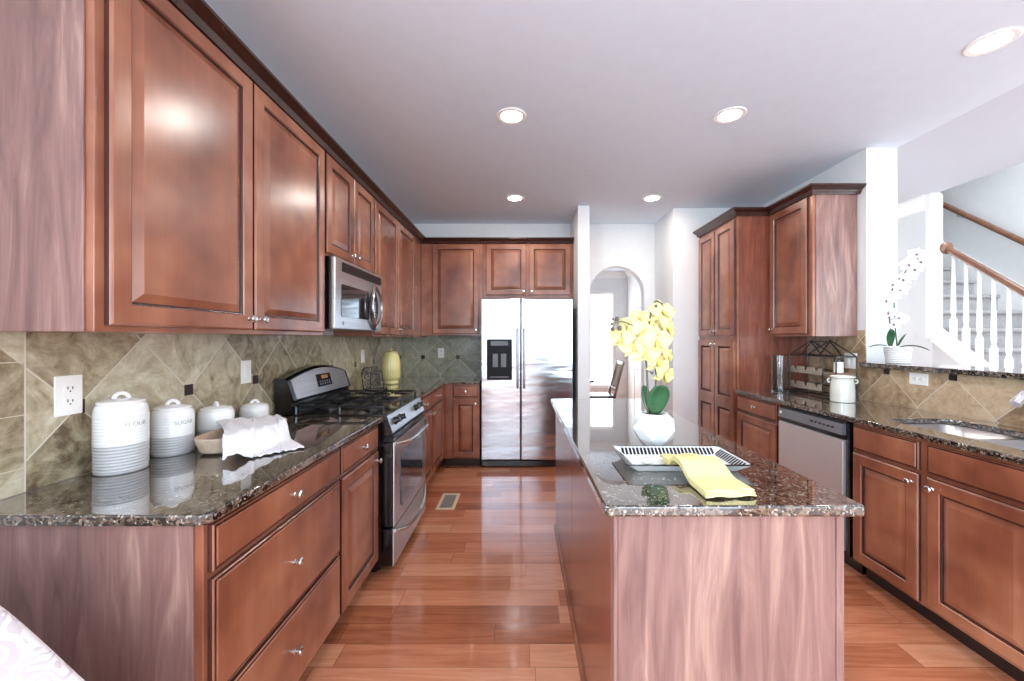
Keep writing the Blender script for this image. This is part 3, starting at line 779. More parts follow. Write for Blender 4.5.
# ------------------------------------------------------------------ dishwasher
dw = thing('dishwasher', (1.893, 2.915, 0), -R90, 'stainless dishwasher with a black control strip left of the sink cabinet', 'dishwasher')
DWW = 0.622
obj('tub', box(nb(), 0.006, DWW - 0.006, 0.03, 0.59, 0.1, 0.872), 'black', dw)
obj('toe_panel', box(nb(), 0.006, DWW - 0.006, 0.07, 0.1, 0, 0.1), 'black', dw)
obj('side_gasket', box(nb(), DWW - 0.034, DWW - 0.006, -0.003, 0.03, 0.1, 0.872), 'black', dw)
obj('door', box(nb(), 0.008, DWW - 0.036, -0.022, 0.03, 0.12, 0.765, 0.006, 2), 'steel_satin', dw)
obj('handle_pocket', box(nb(), 0.008, DWW - 0.036, -0.008, 0.03, 0.766, 0.795), 'black', dw)
bm = nb(); loft(bm, [[(x, -0.026, 0.796), (x, -0.02, 0.858), (x, 0.028, 0.866), (x, 0.028, 0.796)] for x in (0.008, DWW - 0.036)])
cpd = obj('control_strip', bm, 'grey_plastic', dw, angle=20)
obj('badge', lathe(nb(), [(0.011, 0), (0.011, 0.003), (0.008, 0.004)], 16, (0.035, -0.022, 0.83), 'y'), 'plate', cpd)
for k in range(6): obj('button', box(nb(), 0.33 + k * 0.035, 0.35 + k * 0.035, -0.027, -0.02, 0.823, 0.833, 0.001), 'black', cpd)

# ------------------------------------------------------------------ sink and faucet
sk = thing('kitchen_sink', ((SX0 + SX1) / 2, (SY0 + SY1) / 2, CB), 0, 'double bowl stainless undermount sink in the right counter', 'sink')
hw, hl = (SX1 - SX0) / 2, (SY1 - SY0) / 2
bm = nb()
split = 0.05
bowls = [(-hw + 0.004, hw - 0.004, -hl + 0.004, split - 0.012), (-hw + 0.004, hw - 0.004, split + 0.012, hl - 0.004)]
obj('rim', slab(nb(), rrect(-hw - 0.02, hw + 0.02, -hl - 0.02, hl + 0.02, 0.1), [rrect(a + 0.001, b - 0.001, c + 0.001, d - 0.001, 0.08) for a, b, c, d in bowls], -0.006, -0.001), 'steel_soft', sk)
for a, b, c, d in bowls:
    bm = nb()
    rings = []
    for i, z in ((0, -0.003), (0.002, -0.15), (0.012, -0.172), (0.035, -0.18)):
        rings.append([(p[0], p[1], z) for p in rrect(a + i, b - i, c + i, d - i, max(0.03, 0.08 - i * 0.7))])
    for i, z in ((0.035, -0.183), (0.009, -0.176), (-0.002, -0.152), (-0.003, -0.003)):
        pass
    loft(bm, rings, False, True)
    bs = obj('basin', bm, 'steel_soft', sk)
    md = bs.modifiers.new('wall', 'SOLIDIFY'); md.thickness = 0.0025; md.offset = -1
    obj('drain', lathe(nb(), [(0.042, 0), (0.042, 0.002), (0.03, 0.003), (0.028, 0.001)], 20, ((a + b) / 2, (c + d) / 2, -0.1795)), 'chrome', sk)
fc = thing('faucet', (2.437, 1.82, CT), 0, 'chrome faucet standing behind the sink', 'faucet')
obj('base', lathe(nb(), [(0.032, 0), (0.032, 0.006), (0.022, 0.014), (0.02, 0.09), (0.016, 0.1)], 20), 'chrome', fc)
sp_pts = [(0, 0, 0.09), (-0.004, 0, 0.15), (-0.03, 0, 0.2), (-0.08, 0, 0.215), (-0.14, 0, 0.19), (-0.19, 0, 0.145)]
obj('spout', tube(nb(), sp_pts, [0.015, 0.015, 0.015, 0.016, 0.019, 0.021], 14), 'chrome', fc)
obj('lever', tube(nb(), [(0.0, -0.018, 0.07), (0.0, -0.06, 0.09), (0.0, -0.1, 0.12)], [0.01, 0.008, 0.006], 10), 'chrome', fc)

# ------------------------------------------------------------------ outlets
def outlet(loc, rotz, label, horiz=False, style='duplex', w=0.074, h=0.118):
    o = thing('wall_outlet', loc, rotz, label, 'outlet', 'wall plates on the backsplash')
    R = Matrix.Rotation(PI / 2, 4, 'Y') if horiz else Matrix.Identity(4)
    obj('plate', xform(box(nb(), -w / 2, w / 2, -0.006, 0, -h / 2, h / 2, 0.003, 2), R), 'plate', o)
    if style == 'duplex':
        for z in (-0.02, 0.02):
            s = obj('socket', xform(slab(nb(), rrect(-0.016, 0.016, z - 0.014, z + 0.014, 0.007), [], 0, 0.0025, tr=lambda a, b, c: (a, -0.006 - c, b)), R), 'plate', o)
            bm = nb()
            box(bm, -0.008, -0.0055, -0.0092, -0.0084, z - 0.001, z + 0.008); box(bm, 0.0055, 0.008, -0.0092, -0.0084, z - 0.001, z + 0.007)
            box(bm, -0.002, 0.002, -0.0092, -0.0084, z - 0.009, z - 0.005)
            obj('slots', xform(bm, R), 'slot', s)
    else:
        n = 2 if w > 0.1 else 1
        for k in range(n):
            x = (k - (n - 1) / 2) * 0.046
            obj('rocker', xform(box(nb(), x - 0.016, x + 0.016, -0.0095, -0.006, -0.033, 0.033, 0.002), R), 'plate', o)
    return o
TL = LW + 0.008
outlet((TL, 1.258, 1.178), R90, 'white duplex outlet on the slate tile left of the tallest canister', w=0.078, h=0.125)
outlet((TL, 2.07, 1.185), R90, 'white switch plate on the tile just left of the stove', style='rocker')
outlet((TL, 3.60, 1.20), R90, 'white wall plate on the tile above the black scroll stand', style='rocker')
outlet((-0.962, BW - 0.008, 1.187), 0, 'white outlet on the back wall tile left of the refrigerator')
outlet((RW - 0.01, 3.03, 1.19), -R90, 'white double switch plate under the right wall cabinet', style='rocker', w=0.116)
outlet((RW - 0.01, 2.512, 1.104), -R90, 'white sideways outlet on the sand tile under the ledge', horiz=True)

# ------------------------------------------------------------------ ceiling lights
lights = [((-0.06, 2.49), 'recessed ceiling light nearest the tall left wall cabinets, in the nearer row'), ((1.295, 2.48), 'recessed ceiling light over the right side of the island, in the nearer row'),
          ((2.2, 1.87), 'large recessed ceiling light over the sink'), ((-0.06, 3.94), 'recessed ceiling light just in front of the refrigerator'), ((1.29, 3.94), 'recessed ceiling light by the hall wall and pantry')]
proto = None
for (x, y), lab in lights:
    if proto is None:
        l = thing('recessed_light', (x, y, CEIL), 0, lab, 'ceiling light', 'recessed ceiling lights')
        bm = nb(); lathe(bm, [(0.062, 0.0), (0.066, -0.005), (0.088, -0.006), (0.094, -0.002), (0.094, 0.0)], 32, cap0=False, cap1=False); obj('trim_ring', bm, 'trim', l)
        obj('lamp_lens', lathe(nb(), [(0.066, -0.0005), (0.064, -0.003), (0.03, -0.0045)], 28), 'lamp', l)
        proto = l
    else:
        l = copy_tree(proto); l.location = (x, y, CEIL); tag(l, lab, 'ceiling light', 'recessed ceiling lights')

# ------------------------------------------------------------------ floor register
fv = thing('floor_vent', (-0.605, 3.335, 0), 0, 'tan metal floor register in the hardwood beside the far left cabinets', 'vent')
obj('frame', slab(nb(), rect(-0.075, 0.075, -0.165, 0.165), [rect(-0.05, 0.05, -0.135, 0.135)], 0.0, 0.006, 0.001, 1), 'vent', fv)
bm = nb()
for k in range(13): box(bm, -0.05, 0.05, -0.13 + k * 0.0205, -0.119 + k * 0.0205, 0.0005, 0.0045)
obj('louvre', bm, 'vent_grey', fv)

# ------------------------------------------------------------------ canisters
def text_mesh(s, size):
    cu = bpy.data.curves.new('lettering', 'FONT'); cu.body = s; cu.size = size; cu.align_x = 'CENTER'; cu.align_y = 'CENTER'; cu.extrude = 0.0006
    to = bpy.data.objects.new('lettering', cu); COL.objects.link(to)
    dg = bpy.context.evaluated_depsgraph_get(); dg.update()
    me = bpy.data.meshes.new_from_object(to.evaluated_get(dg))
    bpy.data.objects.remove(to); bm = nb(); bm.from_mesh(me); bpy.data.meshes.remove(me)
    return bm
def canister(x, y, r, h, band, word, ang, hang, label):
    c = thing('ceramic_canister', (x, y, CT), 0, label, 'canister', 'white and grey ceramic canisters')
    zb = h * band
    def ribs(z): return 0.0009 * math.sin(z * 620)
    prof = [(r * 0.9, 0), (r * 0.97, 0.004)]
    k = 0.008
    while k < zb: prof.append((r * (0.98 + 0.02 * min(1, k / zb)) + ribs(k), k)); k += 0.0025
    prof.append((r, zb))
    low = obj('grey_base', lathe(nb(), prof, 40, cap1=True), 'grey_glaze', c)
    prof = [(r, zb)]
    k = zb + 0.003
    while k < h * 0.80: prof.append((r + 0.0004 + 0.6 * ribs(k), k)); k += 0.003
    for t in range(1, 8):
        a = t / 7 * PI / 2
        prof.append((r * (0.84 + 0.16 * math.cos(a)), h * (0.80 + 0.15 * math.sin(a))))
    prof += [(r * 0.84, h * 0.965), (r * 0.76, h * 0.965)]
    bd = obj('body', lathe(nb(), prof, 40), 'white_glaze', c)
    lid = obj('lid', lathe(nb(), [(r * 0.76, h * 0.962), (r * 0.9, h * 0.968), (r * 0.9, h * 0.985), (r * 0.86, h * 1.0), (r * 0.5, h * 1.0 + 0.006), (r * 0.1, h * 1.0 + 0.008)], 36), 'white_glaze', c)
    hr_ = 0.012 + 0.028 * h
    pts = [(hr_ * math.cos(a) * math.cos(hang), hr_ * math.cos(a) * math.sin(hang), h + 0.003 + (hr_ + 0.002) * math.sin(a)) for a in [PI * k / 14 for k in range(15)]]
    obj('lid_handle', tube(nb(), pts, 0.0066, 10), 'white_glaze', lid)
    if word:
        bm = text_mesh(word, 0.02)
        for v in bm.verts:
            a = ang + v.co.x / r; rr = r + 0.0008 + v.co.z
            v.co = Vector((rr * math.cos(a), rr * math.sin(a), h * 0.68 + v.co.y))
        obj('lettering', bm, 'grey_letter', bd, smooth=False)
    return c
canister(-1.343, 1.345, 0.069, 0.236, 0.40, 'FLOUR', math.radians(-14), 0.75, 'tallest white and grey ceramic canister, nearest the counter end')
canister(-1.345, 1.545, 0.066, 0.182, 0.40, 'SUGAR', math.radians(-18), 0.75, 'second tallest white and grey ceramic canister, beside the tallest')
canister(-1.345, 1.765, 0.066, 0.140, 0.38, None, 0, -0.6, 'third ceramic canister, behind the wooden bowl')
canister(-1.345, 2.02, 0.063, 0.112, 0.36, None, 0, 0.7, 'smallest ceramic canister, nearest the stove behind the white towel')

# ------------------------------------------------------------------ dough bowl with towel
bw = nb()
def oval(a, b, z, n=40, c=(0, 0)):
    P = []
    for k in range(n):
        t = 2 * PI * k / n; ct, s_ = math.cos(t), math.sin(t); e = 0.72
        P.append((c[0] + a * math.copysign(abs(ct) ** e, ct), c[1] + b * math.copysign(abs(s_) ** e, s_), z))
    return P
loft(bw, [oval(0.068, 0.175, 0), oval(0.077, 0.195, 0.010), oval(0.084, 0.21, 0.04), oval(0.087, 0.218, 0.062), oval(0.086, 0.217, 0.066), oval(0.078, 0.206, 0.066), oval(0.074, 0.197, 0.055), oval(0.064, 0.175, 0.022), oval(0.05, 0.14, 0.014)])
b = obj('dough_bowl', bw, 'pale_wood', None, (-1.17, 1.70, CT), (0, 0, math.radians(-3)))
tag(b, 'long pale wooden dough bowl on the left counter in front of the canisters', 'bowl')

def grid_cloth(name, fn, nu, nv, mat, th=0.004, fringe=False):
    bm = nb(); V = [[bm.verts.new(fn(i / nu, j / nv)) for j in range(nv + 1)] for i in range(nu + 1)]
    for i in range(nu):
        for j in range(nv): bm.faces.new((V[i][j], V[i + 1][j], V[i + 1][j + 1], V[i][j + 1]))
    o = obj(name, bm, mat, angle=80)
    m = o.modifiers.new('thickness', 'SOLIDIFY'); m.thickness = th; m.offset = 1.0
    return o
A0, A1 = Vector((-1.295, 1.70)), Vector((-1.165, 1.94)); B0, B1 = Vector((-1.055, 1.41)), Vector((-0.885, 1.60))
def tow(u, v):
    p = (A0.lerp(A1, v)).lerp(B0.lerp(B1, v), u)
    p += Vector((0.010, 0.012)) * math.sin(v * 17 + u * 3)
    top = CT + 0.079 + 0.008 * math.sin(v * 5 + 1.0)
    low = CT + 0.006
    ex = max(0.0, p.x + 1.17 - 0.105); ey = max(0.0, 1.70 - p.y - 0.235)
    s = min(1, math.hypot(ex, ey) / 0.07); s = s * s * (3 - 2 * s)
    z = top * (1 - s) + low * s
    fold = 0.008 * math.sin(v * 15 + 2.5 * u) * (0.4 + s * (1 - s) * 3) + 0.004 * math.sin(v * 31 - u * 4)
    z += max(-0.002, fold * 0.5) if s > 0.5 else abs(fold)
    if u > 0.985: p += Vector((0.010, -0.012)) * (0.5 + 0.5 * math.sin(v * 90))
    return (p.x, p.y, max(z, CT + 0.003))
tag(grid_cloth('tea_towel', tow, 60, 90, 'white_cloth', 0.003), 'rumpled white tea towel draped over the wooden bowl', 'towel')

# ------------------------------------------------------------------ far left counter items
yj = thing('ceramic_jar', (-1.27, 3.92, CT), 0, 'tall pale yellow ribbed ceramic jar in the far left corner', 'jar')
def ribbed(prof, n, amp, rc):
    rings = []
    for r, z in prof:
        rings.append([((r + amp * math.cos(rc * 2 * PI * k / n)) * math.cos(2 * PI * k / n), (r + amp * math.cos(rc * 2 * PI * k / n)) * math.sin(2 * PI * k / n), z) for k in range(n)])
    return loft(nb(), rings)
obj('body', ribbed([(0.058, 0), (0.064, 0.006), (0.066, 0.022), (0.06, 0.036), (0.074, 0.05), (0.083, 0.075), (0.084, 0.16), (0.078, 0.24), (0.07, 0.275), (0.06, 0.292), (0.058, 0.298)], 96, 0.0022, 24), 'yellow_glaze', yj, angle=60)
yl = obj('lid', lathe(nb(), [(0.058, 0.298), (0.064, 0.3), (0.064, 0.308), (0.05, 0.318), (0.02, 0.325), (0.008, 0.328)], 32), 'yellow_glaze', yj)
obj('lid_knob', lathe(nb(), [(0.007, 0.326), (0.009, 0.333), (0.014, 0.341), (0.010, 0.35), (0.003, 0.352)], 18), 'yellow_glaze', yl)

ss = thing('scroll_stand', (-1.25, 3.40, CT), math.radians(40), 'black wrought iron scroll stand on the counter beside the stove', 'stand')
bm = nb(); lean = Matrix.Translation((0, 0, 0.02)) @ Matrix.Rotation(-0.35, 4, 'X')
W2, H2 = 0.085, 0.19
tube(bm, [(-W2, 0, 0), (W2, 0, 0), (W2, 0, H2 * 0.75), (W2 * 0.6, 0, H2), (-W2 * 0.6, 0, H2), (-W2, 0, H2 * 0.75), (-W2, 0, 0)], 0.0055, 8)
def spiral(cx, cz, r0, turns, d, ph): return [(cx + r0 * (1 - k / 40) * math.cos(ph + d * 2 * PI * turns * k / 40), 0, cz + r0 * (1 - k / 40) * math.sin(ph + d * 2 * PI * turns * k / 40)) for k in range(38)]
for sx in (-1, 1):
    for cz, ph in ((0.05, 0.3), (0.11, 2.0), (0.155, 4.0)):
        tube(bm, spiral(sx * 0.042, cz, 0.038, 1.9, sx, ph), 0.005, 6)
tube(bm, [(0, 0, 0), (0, 0, H2)], 0.005, 6)
xform(bm, lean); obj('scroll_panel', bm, 'black_iron', ss)
for sx in (-1, 1):
    obj('foot', tube(nb(), [(sx * W2, 0.07, 0.006), (sx * W2, 0.0, 0.012), (sx * W2, -0.03, 0.008), (sx * W2, -0.06, 0.010), (sx * W2, -0.07, 0.024), (sx * W2, -0.06, 0.03)], 0.0055, 8), 'black_iron', ss)
obj('back_leg', tube(nb(), [(0, 0.065, 0.155), (0, 0.085, 0.006)], 0.005, 8), 'black_iron', ss)

# ------------------------------------------------------------------ right counter items
gvz = thing('glass_vase', (2.19, 3.385, CT), 0, 'clear glass cylinder vase on the right counter against the pantry side', 'vase')
obj('body', lathe(nb(), [(0.05, 0), (0.062, 0.002), (0.063, 0.3), (0.0615, 0.302), (0.0595, 0.3), (0.0585, 0.018), (0.05, 0.014)], 40), 'glass', gvz)

wr = thing('wine_rack', (2.30, 3.42, CT), -R90, 'black wire and wood wine rack with a peaked top under the right wall cabinet', 'rack')
RWd, RDp = 0.50, 0.15
bm = nb(); r = 0.005
for y in (0, RDp):
    for x in (0, 0.37, RWd): tube(bm, [(x, y, 0.004), (x, y, 0.31)], r, 6)
    tube(bm, [(0, y, 0.31), (RWd / 2, y, 0.43), (RWd, y, 0.31)], r, 6)
    tube(bm, [(0, y, 0.31), (RWd, y, 0.31)], r, 6)
    tube(bm, [(0, y, 0.012), (RWd, y, 0.012)], r, 6)
    tube(bm, [(RWd * 0.27, y, 0.31), (RWd * 0.5, y, 0.42), (RWd * 0.73, y, 0.31)], r, 6)
for x in (0, 0.37, RWd):
    for z in (0.012, 0.31): tube(bm, [(x, 0, z), (x, RDp, z)], r, 6)
tube(bm, [(RWd / 2, 0, 0.42), (RWd / 2, RDp, 0.42)], r, 6)
obj('wire_frame', bm, 'black_iron', wr)
def cradle(z, y):
    top = [(0.004, z + 0.052)]
    for k in range(3):
        cx = 0.065 + k * 0.12
        top += [(cx - 0.024, z + 0.052)] + [(cx - 0.024 * math.cos(PI * t / 8), z + 0.052 - 0.034 * math.sin(PI * t / 8)) for t in range(1, 8)] + [(cx + 0.024, z + 0.052)]
    top += [(0.366, z + 0.052)]
    return slab(nb(), [(0.004, z), ] + top + [(0.366, z)], [], 0, 0.014, tr=lambda a, b, c: (a, y + c, b))
for z in (0.04, 0.165):
    obj('bottle_cradle', cradle(z, -0.006), 'rack_wood', wr, smooth=False)
    obj('back_rail', tube(nb(), [(0, RDp, z + 0.03), (0.37, RDp, z + 0.03)], 0.004, 6), 'black_iron', wr)
obj('side_shelf', box(nb(), 0.374, RWd - 0.004, 0.0, RDp, 0.176, 0.188, 0.001), 'chair_wood', wr)
sj = thing('small_jar', (2.37, 2.985, CT + 0.1885), 0, 'small white jar on the side shelf of the wine rack', 'jar')
obj('body', lathe(nb(), [(0.028, 0), (0.031, 0.003), (0.031, 0.075), (0.027, 0.083)], 24), 'plate', sj)
obj('lid', lathe(nb(), [(0.029, 0.083), (0.03, 0.085), (0.03, 0.096), (0.027, 0.099)], 24), 'black', sj)

ck = thing('ceramic_crock', (2.262, 2.815, CT), 0, 'cream ceramic crock with two lug handles on the right counter', 'crock')
obj('body', lathe(nb(), [(0.066, 0), (0.071, 0.004), (0.072, 0.05), (0.069, 0.12), (0.064, 0.15), (0.066, 0.165), (0.074, 0.172), (0.074, 0.18), (0.067, 0.183), (0.061, 0.178), (0.06, 0.15), (0.066, 0.02), (0.058, 0.012)], 40), 'cream_glaze', ck)
for s in (-1, 1):
    pts = [(s * 0.056, -s * 0.04, 0.156), (s * 0.066, -s * 0.046, 0.155), (s * 0.069, -s * 0.048, 0.146), (s * 0.065, -s * 0.046, 0.136), (s * 0.055, -s * 0.04, 0.132)]
    obj('handle', tube(nb(), pts, 0.0055, 8), 'cream_glaze', ck)

# ------------------------------------------------------------------ orchids
def petal_bm(bm, L, Wd, M_, curl=0.25, n=7, m=5, tip=0.6):
    V = []
    for i in range(n + 1):
        t = i / n; wd = Wd * math.sin(PI * min(1, (t * 0.92 + 0.06)) ** tip) if True else 0
        row = []
        for j in range(m + 1):
            s = -1 + 2 * j / m
            z = -curl * L * (t ** 2) * 0.6 + 0.12 * Wd * (s * s) - 0.03 * L * math.sin(t * 9) * s
            row.append(bm.verts.new(M_ @ Vector((t * L, s * wd / 2, z))))
        V.append(row)
    for i in range(n):
        for j in range(m): bm.faces.new((V[i][j], V[i + 1][j], V[i + 1][j + 1], V[i][j + 1]))
def orchid_flower(parent, pos, facing, size, pm, lm, roll=0.0, seed=0):
    """moth orchid: three narrow sepals, two broad petals, a lip in front; facing is the direction it looks"""
    rnd = random.Random(seed)
    z = Vector(facing).normalized(); up = Vector((0, 0, 1)); x = up.cross(z).normalized(); y = z.cross(x)
    Bm = Matrix((x, y, z)).transposed().to_4x4(); Bm = Matrix.Translation(pos) @ Bm @ Matrix.Rotation(roll, 4, 'Z')
    bm = nb()
    for a in (90, 218, 322): petal_bm(bm, size * 0.5, size * 0.36, Bm @ Matrix.Rotation(math.radians(a + rnd.uniform(-6, 6)), 4, 'Z') @ Matrix.Translation((0.003, 0, -0.002)), 0.35)
    for a in (12, 168): petal_bm(bm, size * 0.55, size * 0.56, Bm @ Matrix.Rotation(math.radians(a + rnd.uniform(-6, 6)), 4, 'Z') @ Matrix.Translation((0.002, 0, 0.003)), 0.2, tip=0.8)
    f = obj('flower', bm, pm, parent, angle=80)
    sm = f.modifiers.new('petal_thickness', 'SOLIDIFY'); sm.thickness = 0.0012
    bm = nb()
    loft(bm, [[Bm @ Vector((r * math.cos(2 * PI * k / 8), r * 0.7 * math.sin(2 * PI * k / 8) - yy, zz)) for k in range(8)] for r, yy, zz in
              ((size * 0.02, 0, 0.002), (size * 0.06, size * 0.03, size * 0.08), (size * 0.075, size * 0.09, size * 0.14), (size * 0.05, size * 0.15, size * 0.16), (size * 0.01, size * 0.2, size * 0.15))])
    obj('flower_lip', bm, lm, f)
    return f
def spline(P, n=30):
    P = [Vector(p) for p in P]; out = []
    Q = [P[0] * 2 - P[1]] + P + [P[-1] * 2 - P[-2]]
    for i in range(1, len(Q) - 2):
        for k in range(n // (len(P) - 1)):
            t = k / (n // (len(P) - 1)); a, b_, c, d = Q[i - 1], Q[i], Q[i + 1], Q[i + 2]
            out.append(0.5 * ((2 * b_) + (c - a) * t + (2 * a - 5 * b_ + 4 * c - d) * t * t + (3 * b_ - a - 3 * c + d) * t ** 3))
    out.append(P[-1]); return out
def strap_leaf(parent, base, dirxy, L, Wd, rise, droop, mat='leaf'):
    d = Vector((dirxy[0], dirxy[1], 0)).normalized(); sd = Vector((-d.y, d.x, 0)); bm = nb(); V = []; n = 12
    for i in range(n + 1):
        t = i / n; c = Vector(base) + d * L * t * (0.35 if rise > 0.8 else 1) + Vector((0, 0, 1)) * (rise * L * t - droop * L * t * t)
        wd = Wd * (0.25 + 0.75 * math.sin(PI * min(1, t * 0.95 + 0.05)) ** 0.7) * (1 if t < 1 else 0.2)
        V.append([bm.verts.new(c + sd * (s * wd / 2) + Vector((0, 0, 1)) * 0.12 * wd * s * s - d * (0.18 * wd * (1 - s * s)) * (1 if rise > 0.8 else 0)) for s in (-1, -0.5, 0, 0.5, 1)])
    for i in range(n):
        for j in range(4): bm.faces.new((V[i][j], V[i + 1][j], V[i + 1][j + 1], V[i][j + 1]))
    o = obj('leaf', bm, mat, parent, angle=80)
    m = o.modifiers.new('leaf_thickness', 'SOLIDIFY'); m.thickness = 0.0025
    return o

# yellow orchid in a faceted vase
YO = Vector((0.553, 1.664, CT))
yo = thing('potted_orchid', YO, 0, 'yellow orchid in a white faceted vase on the island', 'orchid', 'potted orchids')
def pt(px, py, dy=0.0):     # a point of the orchid, read at its own depth
    Y = YO.y + dy
    return Vector(((px - 521) * Y / 400 - YO.x, dy, EYE - (py - 339) * Y / 400 - CT))
bm = nb()
rings = []
for i, (r, z, ph) in enumerate(((0.046, 0, 0), (0.072, 0.032, 0.5), (0.088, 0.072, 0), (0.078, 0.112, 0.5), (0.058, 0.134, 0))):
    rings.append([(r * math.cos(2 * PI * (k + ph) / 8), r * math.sin(2 * PI * (k + ph) / 8), z) for k in range(8)])
R = [[bm.verts.new(p) for p in ring] for ring in rings]
for i in range(len(R) - 1):
    for k in range(8):
        a, b_ = R[i], R[i + 1]
        if i % 2 == 0:
            bm.faces.new((a[k], a[(k + 1) % 8], b_[k])); bm.faces.new((a[(k + 1) % 8], b_[(k + 1) % 8], b_[k]))
        else:
            bm.faces.new((a[k], b_[(k + 1) % 8], b_[k])); bm.faces.new((a[k], a[(k + 1) % 8], b_[(k + 1) % 8]))
bm.faces.new(list(reversed(R[0])))
inner = [bm.verts.new((0.05 * math.cos(2 * PI * k / 8), 0.05 * math.sin(2 * PI * k / 8), 0.134)) for k in range(8)]
low = [bm.verts.new((0.048 * math.cos(2 * PI * k / 8), 0.048 * math.sin(2 * PI * k / 8), 0.118)) for k in range(8)]
for k in range(8):
    bm.faces.new((R[-1][k], R[-1][(k + 1) % 8], inner[(k + 1) % 8], inner[k])); bm.faces.new((inner[k], inner[(k + 1) % 8], low[(k + 1) % 8], low[k]))
bm.faces.new(low)
obj('vase', bm, 'white_glaze', yo, smooth=False)
obj('moss', lathe(nb(), [(0.047, 0.118), (0.04, 0.128), (0.02, 0.131)], 16), 'white_bark', yo)
stem = spline([pt(648, 415), pt(647.5, 385), pt(646, 350), pt(650, 318), pt(655, 302), pt(662, 304)], 40)
obj('stem', tube(nb(), stem, 0.0042, 8), 'stem', yo)
st2 = spline([pt(652, 415, 0.01), pt(655, 392, 0.01), pt(656, 372, 0.0), pt(652, 352, -0.005)], 30)
obj('stem', tube(nb(), st2, 0.0036, 8), 'stem', yo)
st3 = spline([pt(646.5, 356), pt(650, 345, -0.01), pt(640, 330, -0.02), pt(624, 322, -0.02), pt(616, 323, -0.025)], 36)
obj('stem', tube(nb(), st3, 0.003, 8), 'stem', yo)
strap_leaf(yo, pt(656, 414, -0.015), (0.12, -1), 0.135, 0.092, 1.0, 0.08)
strap_leaf(yo, pt(650, 414, 0.02), (-0.3, 1), 0.13, 0.045, 1.0, 0.1)
fl_y = [(622, 338, -0.02, (-0.6, -0.8, 0.0), .085), (631, 327, -0.01, (-0.5, -0.8, 0.3), .085), (634, 346, -0.03, (-0.3, -0.9, -0.1), .09), (642, 332, -0.03, (-0.1, -1, 0.2), .09),
        (645, 353, -0.03, (-0.1, -1, -0.1), .095), (656, 341, -0.045, (0.2, -0.95, 0.0), .105), (653, 326, 0.0, (0.1, -0.9, 0.3), .09), (662, 312, 0.0, (0.3, -0.8, 0.3), .095),
        (666, 328, 0.0, (0.7, -0.7, 0.1), .1), (657, 362, -0.01, (0.3, -0.9, 0.0), .085), (664, 374, 0.0, (0.5, -0.8, -0.2), .09), (640, 318, 0.015, (-0.3, -0.7, 0.5), .075), (667, 356, 0.01, (0.7, -0.6, 0), .075)]
for i, (px, py, dy, fc_, sz) in enumerate(fl_y): orchid_flower(yo, pt(px, py, dy), fc_, sz * 1.28, 'petal_yellow', 'lip', random.uniform(-0.4, 0.4), i)
def stalk(parent, a, path, r=0.0018):
    a = Vector(a); q = min(path, key=lambda p: (Vector(p) - a).length)
    obj('flower_stalk', tube(nb(), [a, (a + Vector(q)) / 2 + Vector((0, 0, 0.004)), q], r, 6), 'stem', parent)
YP = stem + st2 + st3
for px, py, dy, fc_, sz in fl_y: stalk(yo, pt(px, py, dy) - Vector(fc_).normalized() * 0.004, YP)
for px, py, r_ in ((617, 319, 0.011), (612.5, 329, 0.010), (613, 319, 0.007), (619.5, 328, 0.012), (612, 324, 0.007), (656, 306, 0.008), (652, 373, 0.008)):
    p = pt(px, py, -0.03)
    stalk(yo, p, YP, 0.0014)
    obj('bud', lathe(nb(), [(r_ * 0.8 * math.sin(PI * k / 8) + 0.0002, -r_ * 0.9 * math.cos(PI * k / 8)) for k in range(9)], 12, p), 'bud', yo)

# white orchid on the ledge
WO = Vector((2.615, 2.775, 1.186))
wo = thing('potted_orchid', WO, 0, 'white orchid in a small white ribbed pot on the raised ledge', 'orchid', 'potted orchids')
def pw(px, py, dy=0.0):
    Y = WO.y + dy
    return Vector(((px - 521) * Y / 400 - WO.x, dy, EYE - (py - 339) * Y / 400 - WO.z))
obj('pot', lathe(nb(), [(0.062, 0), (0.066, 0.004), (0.076, 0.11), (0.074, 0.113), (0.07, 0.111), (0.068, 0.095), (0.03, 0.092)], 36), 'ribbed_white', wo)
obj('moss', lathe(nb(), [(0.067, 0.095), (0.05, 0.104), (0.02, 0.106)], 16), 'white_bark', wo)
WP = spline([pw(892, 346), pw(890, 325), pw(889, 305), pw(893, 288), pw(905, 272), pw(918, 260)], 40)
obj('stem', tube(nb(), WP, 0.0042, 8), 'stem', wo)
obj('stem', tube(nb(), spline([pw(897, 346, 0.02), pw(895, 325, 0.02), pw(894, 300, 0.01)], 20), 0.004, 8), 'leaf', wo)
strap_leaf(wo, pw(890, 346), (-0.5, -0.8), 0.13, 0.045, 1.0, 0.1)
strap_leaf(wo, pw(898, 346), (0.8, -0.5), 0.12, 0.06, 0.9, 0.2)
strap_leaf(wo, pw(900, 347, -0.02), (0.9, -0.5), 0.15, 0.045, 0.35, 0.5)
strap_leaf(wo, pw(887, 346, 0.02), (-0.8, 0.5), 0.10, 0.045, 0.3, 0.4)
fl_w = [(888, 312), (893, 324), (899, 318), (886, 300), (892, 296), (900, 290), (893, 284), (903, 279), (909, 276), (914, 269), (908, 264), (920, 262), (917, 254)]
for i, (px, py) in enumerate(fl_w):
    stalk(wo, pw(px, py, -0.016 + 0.012 * (i % 3)), WP)
    orchid_flower(wo, pw(px, py, -0.02 + 0.012 * (i % 3)), (random.uniform(-1.0, -0.3), -1, random.uniform(-0.1, 0.4)), 0.1, 'petal_white', 'lip_dark', random.uniform(-0.4, 0.4), 50 + i)

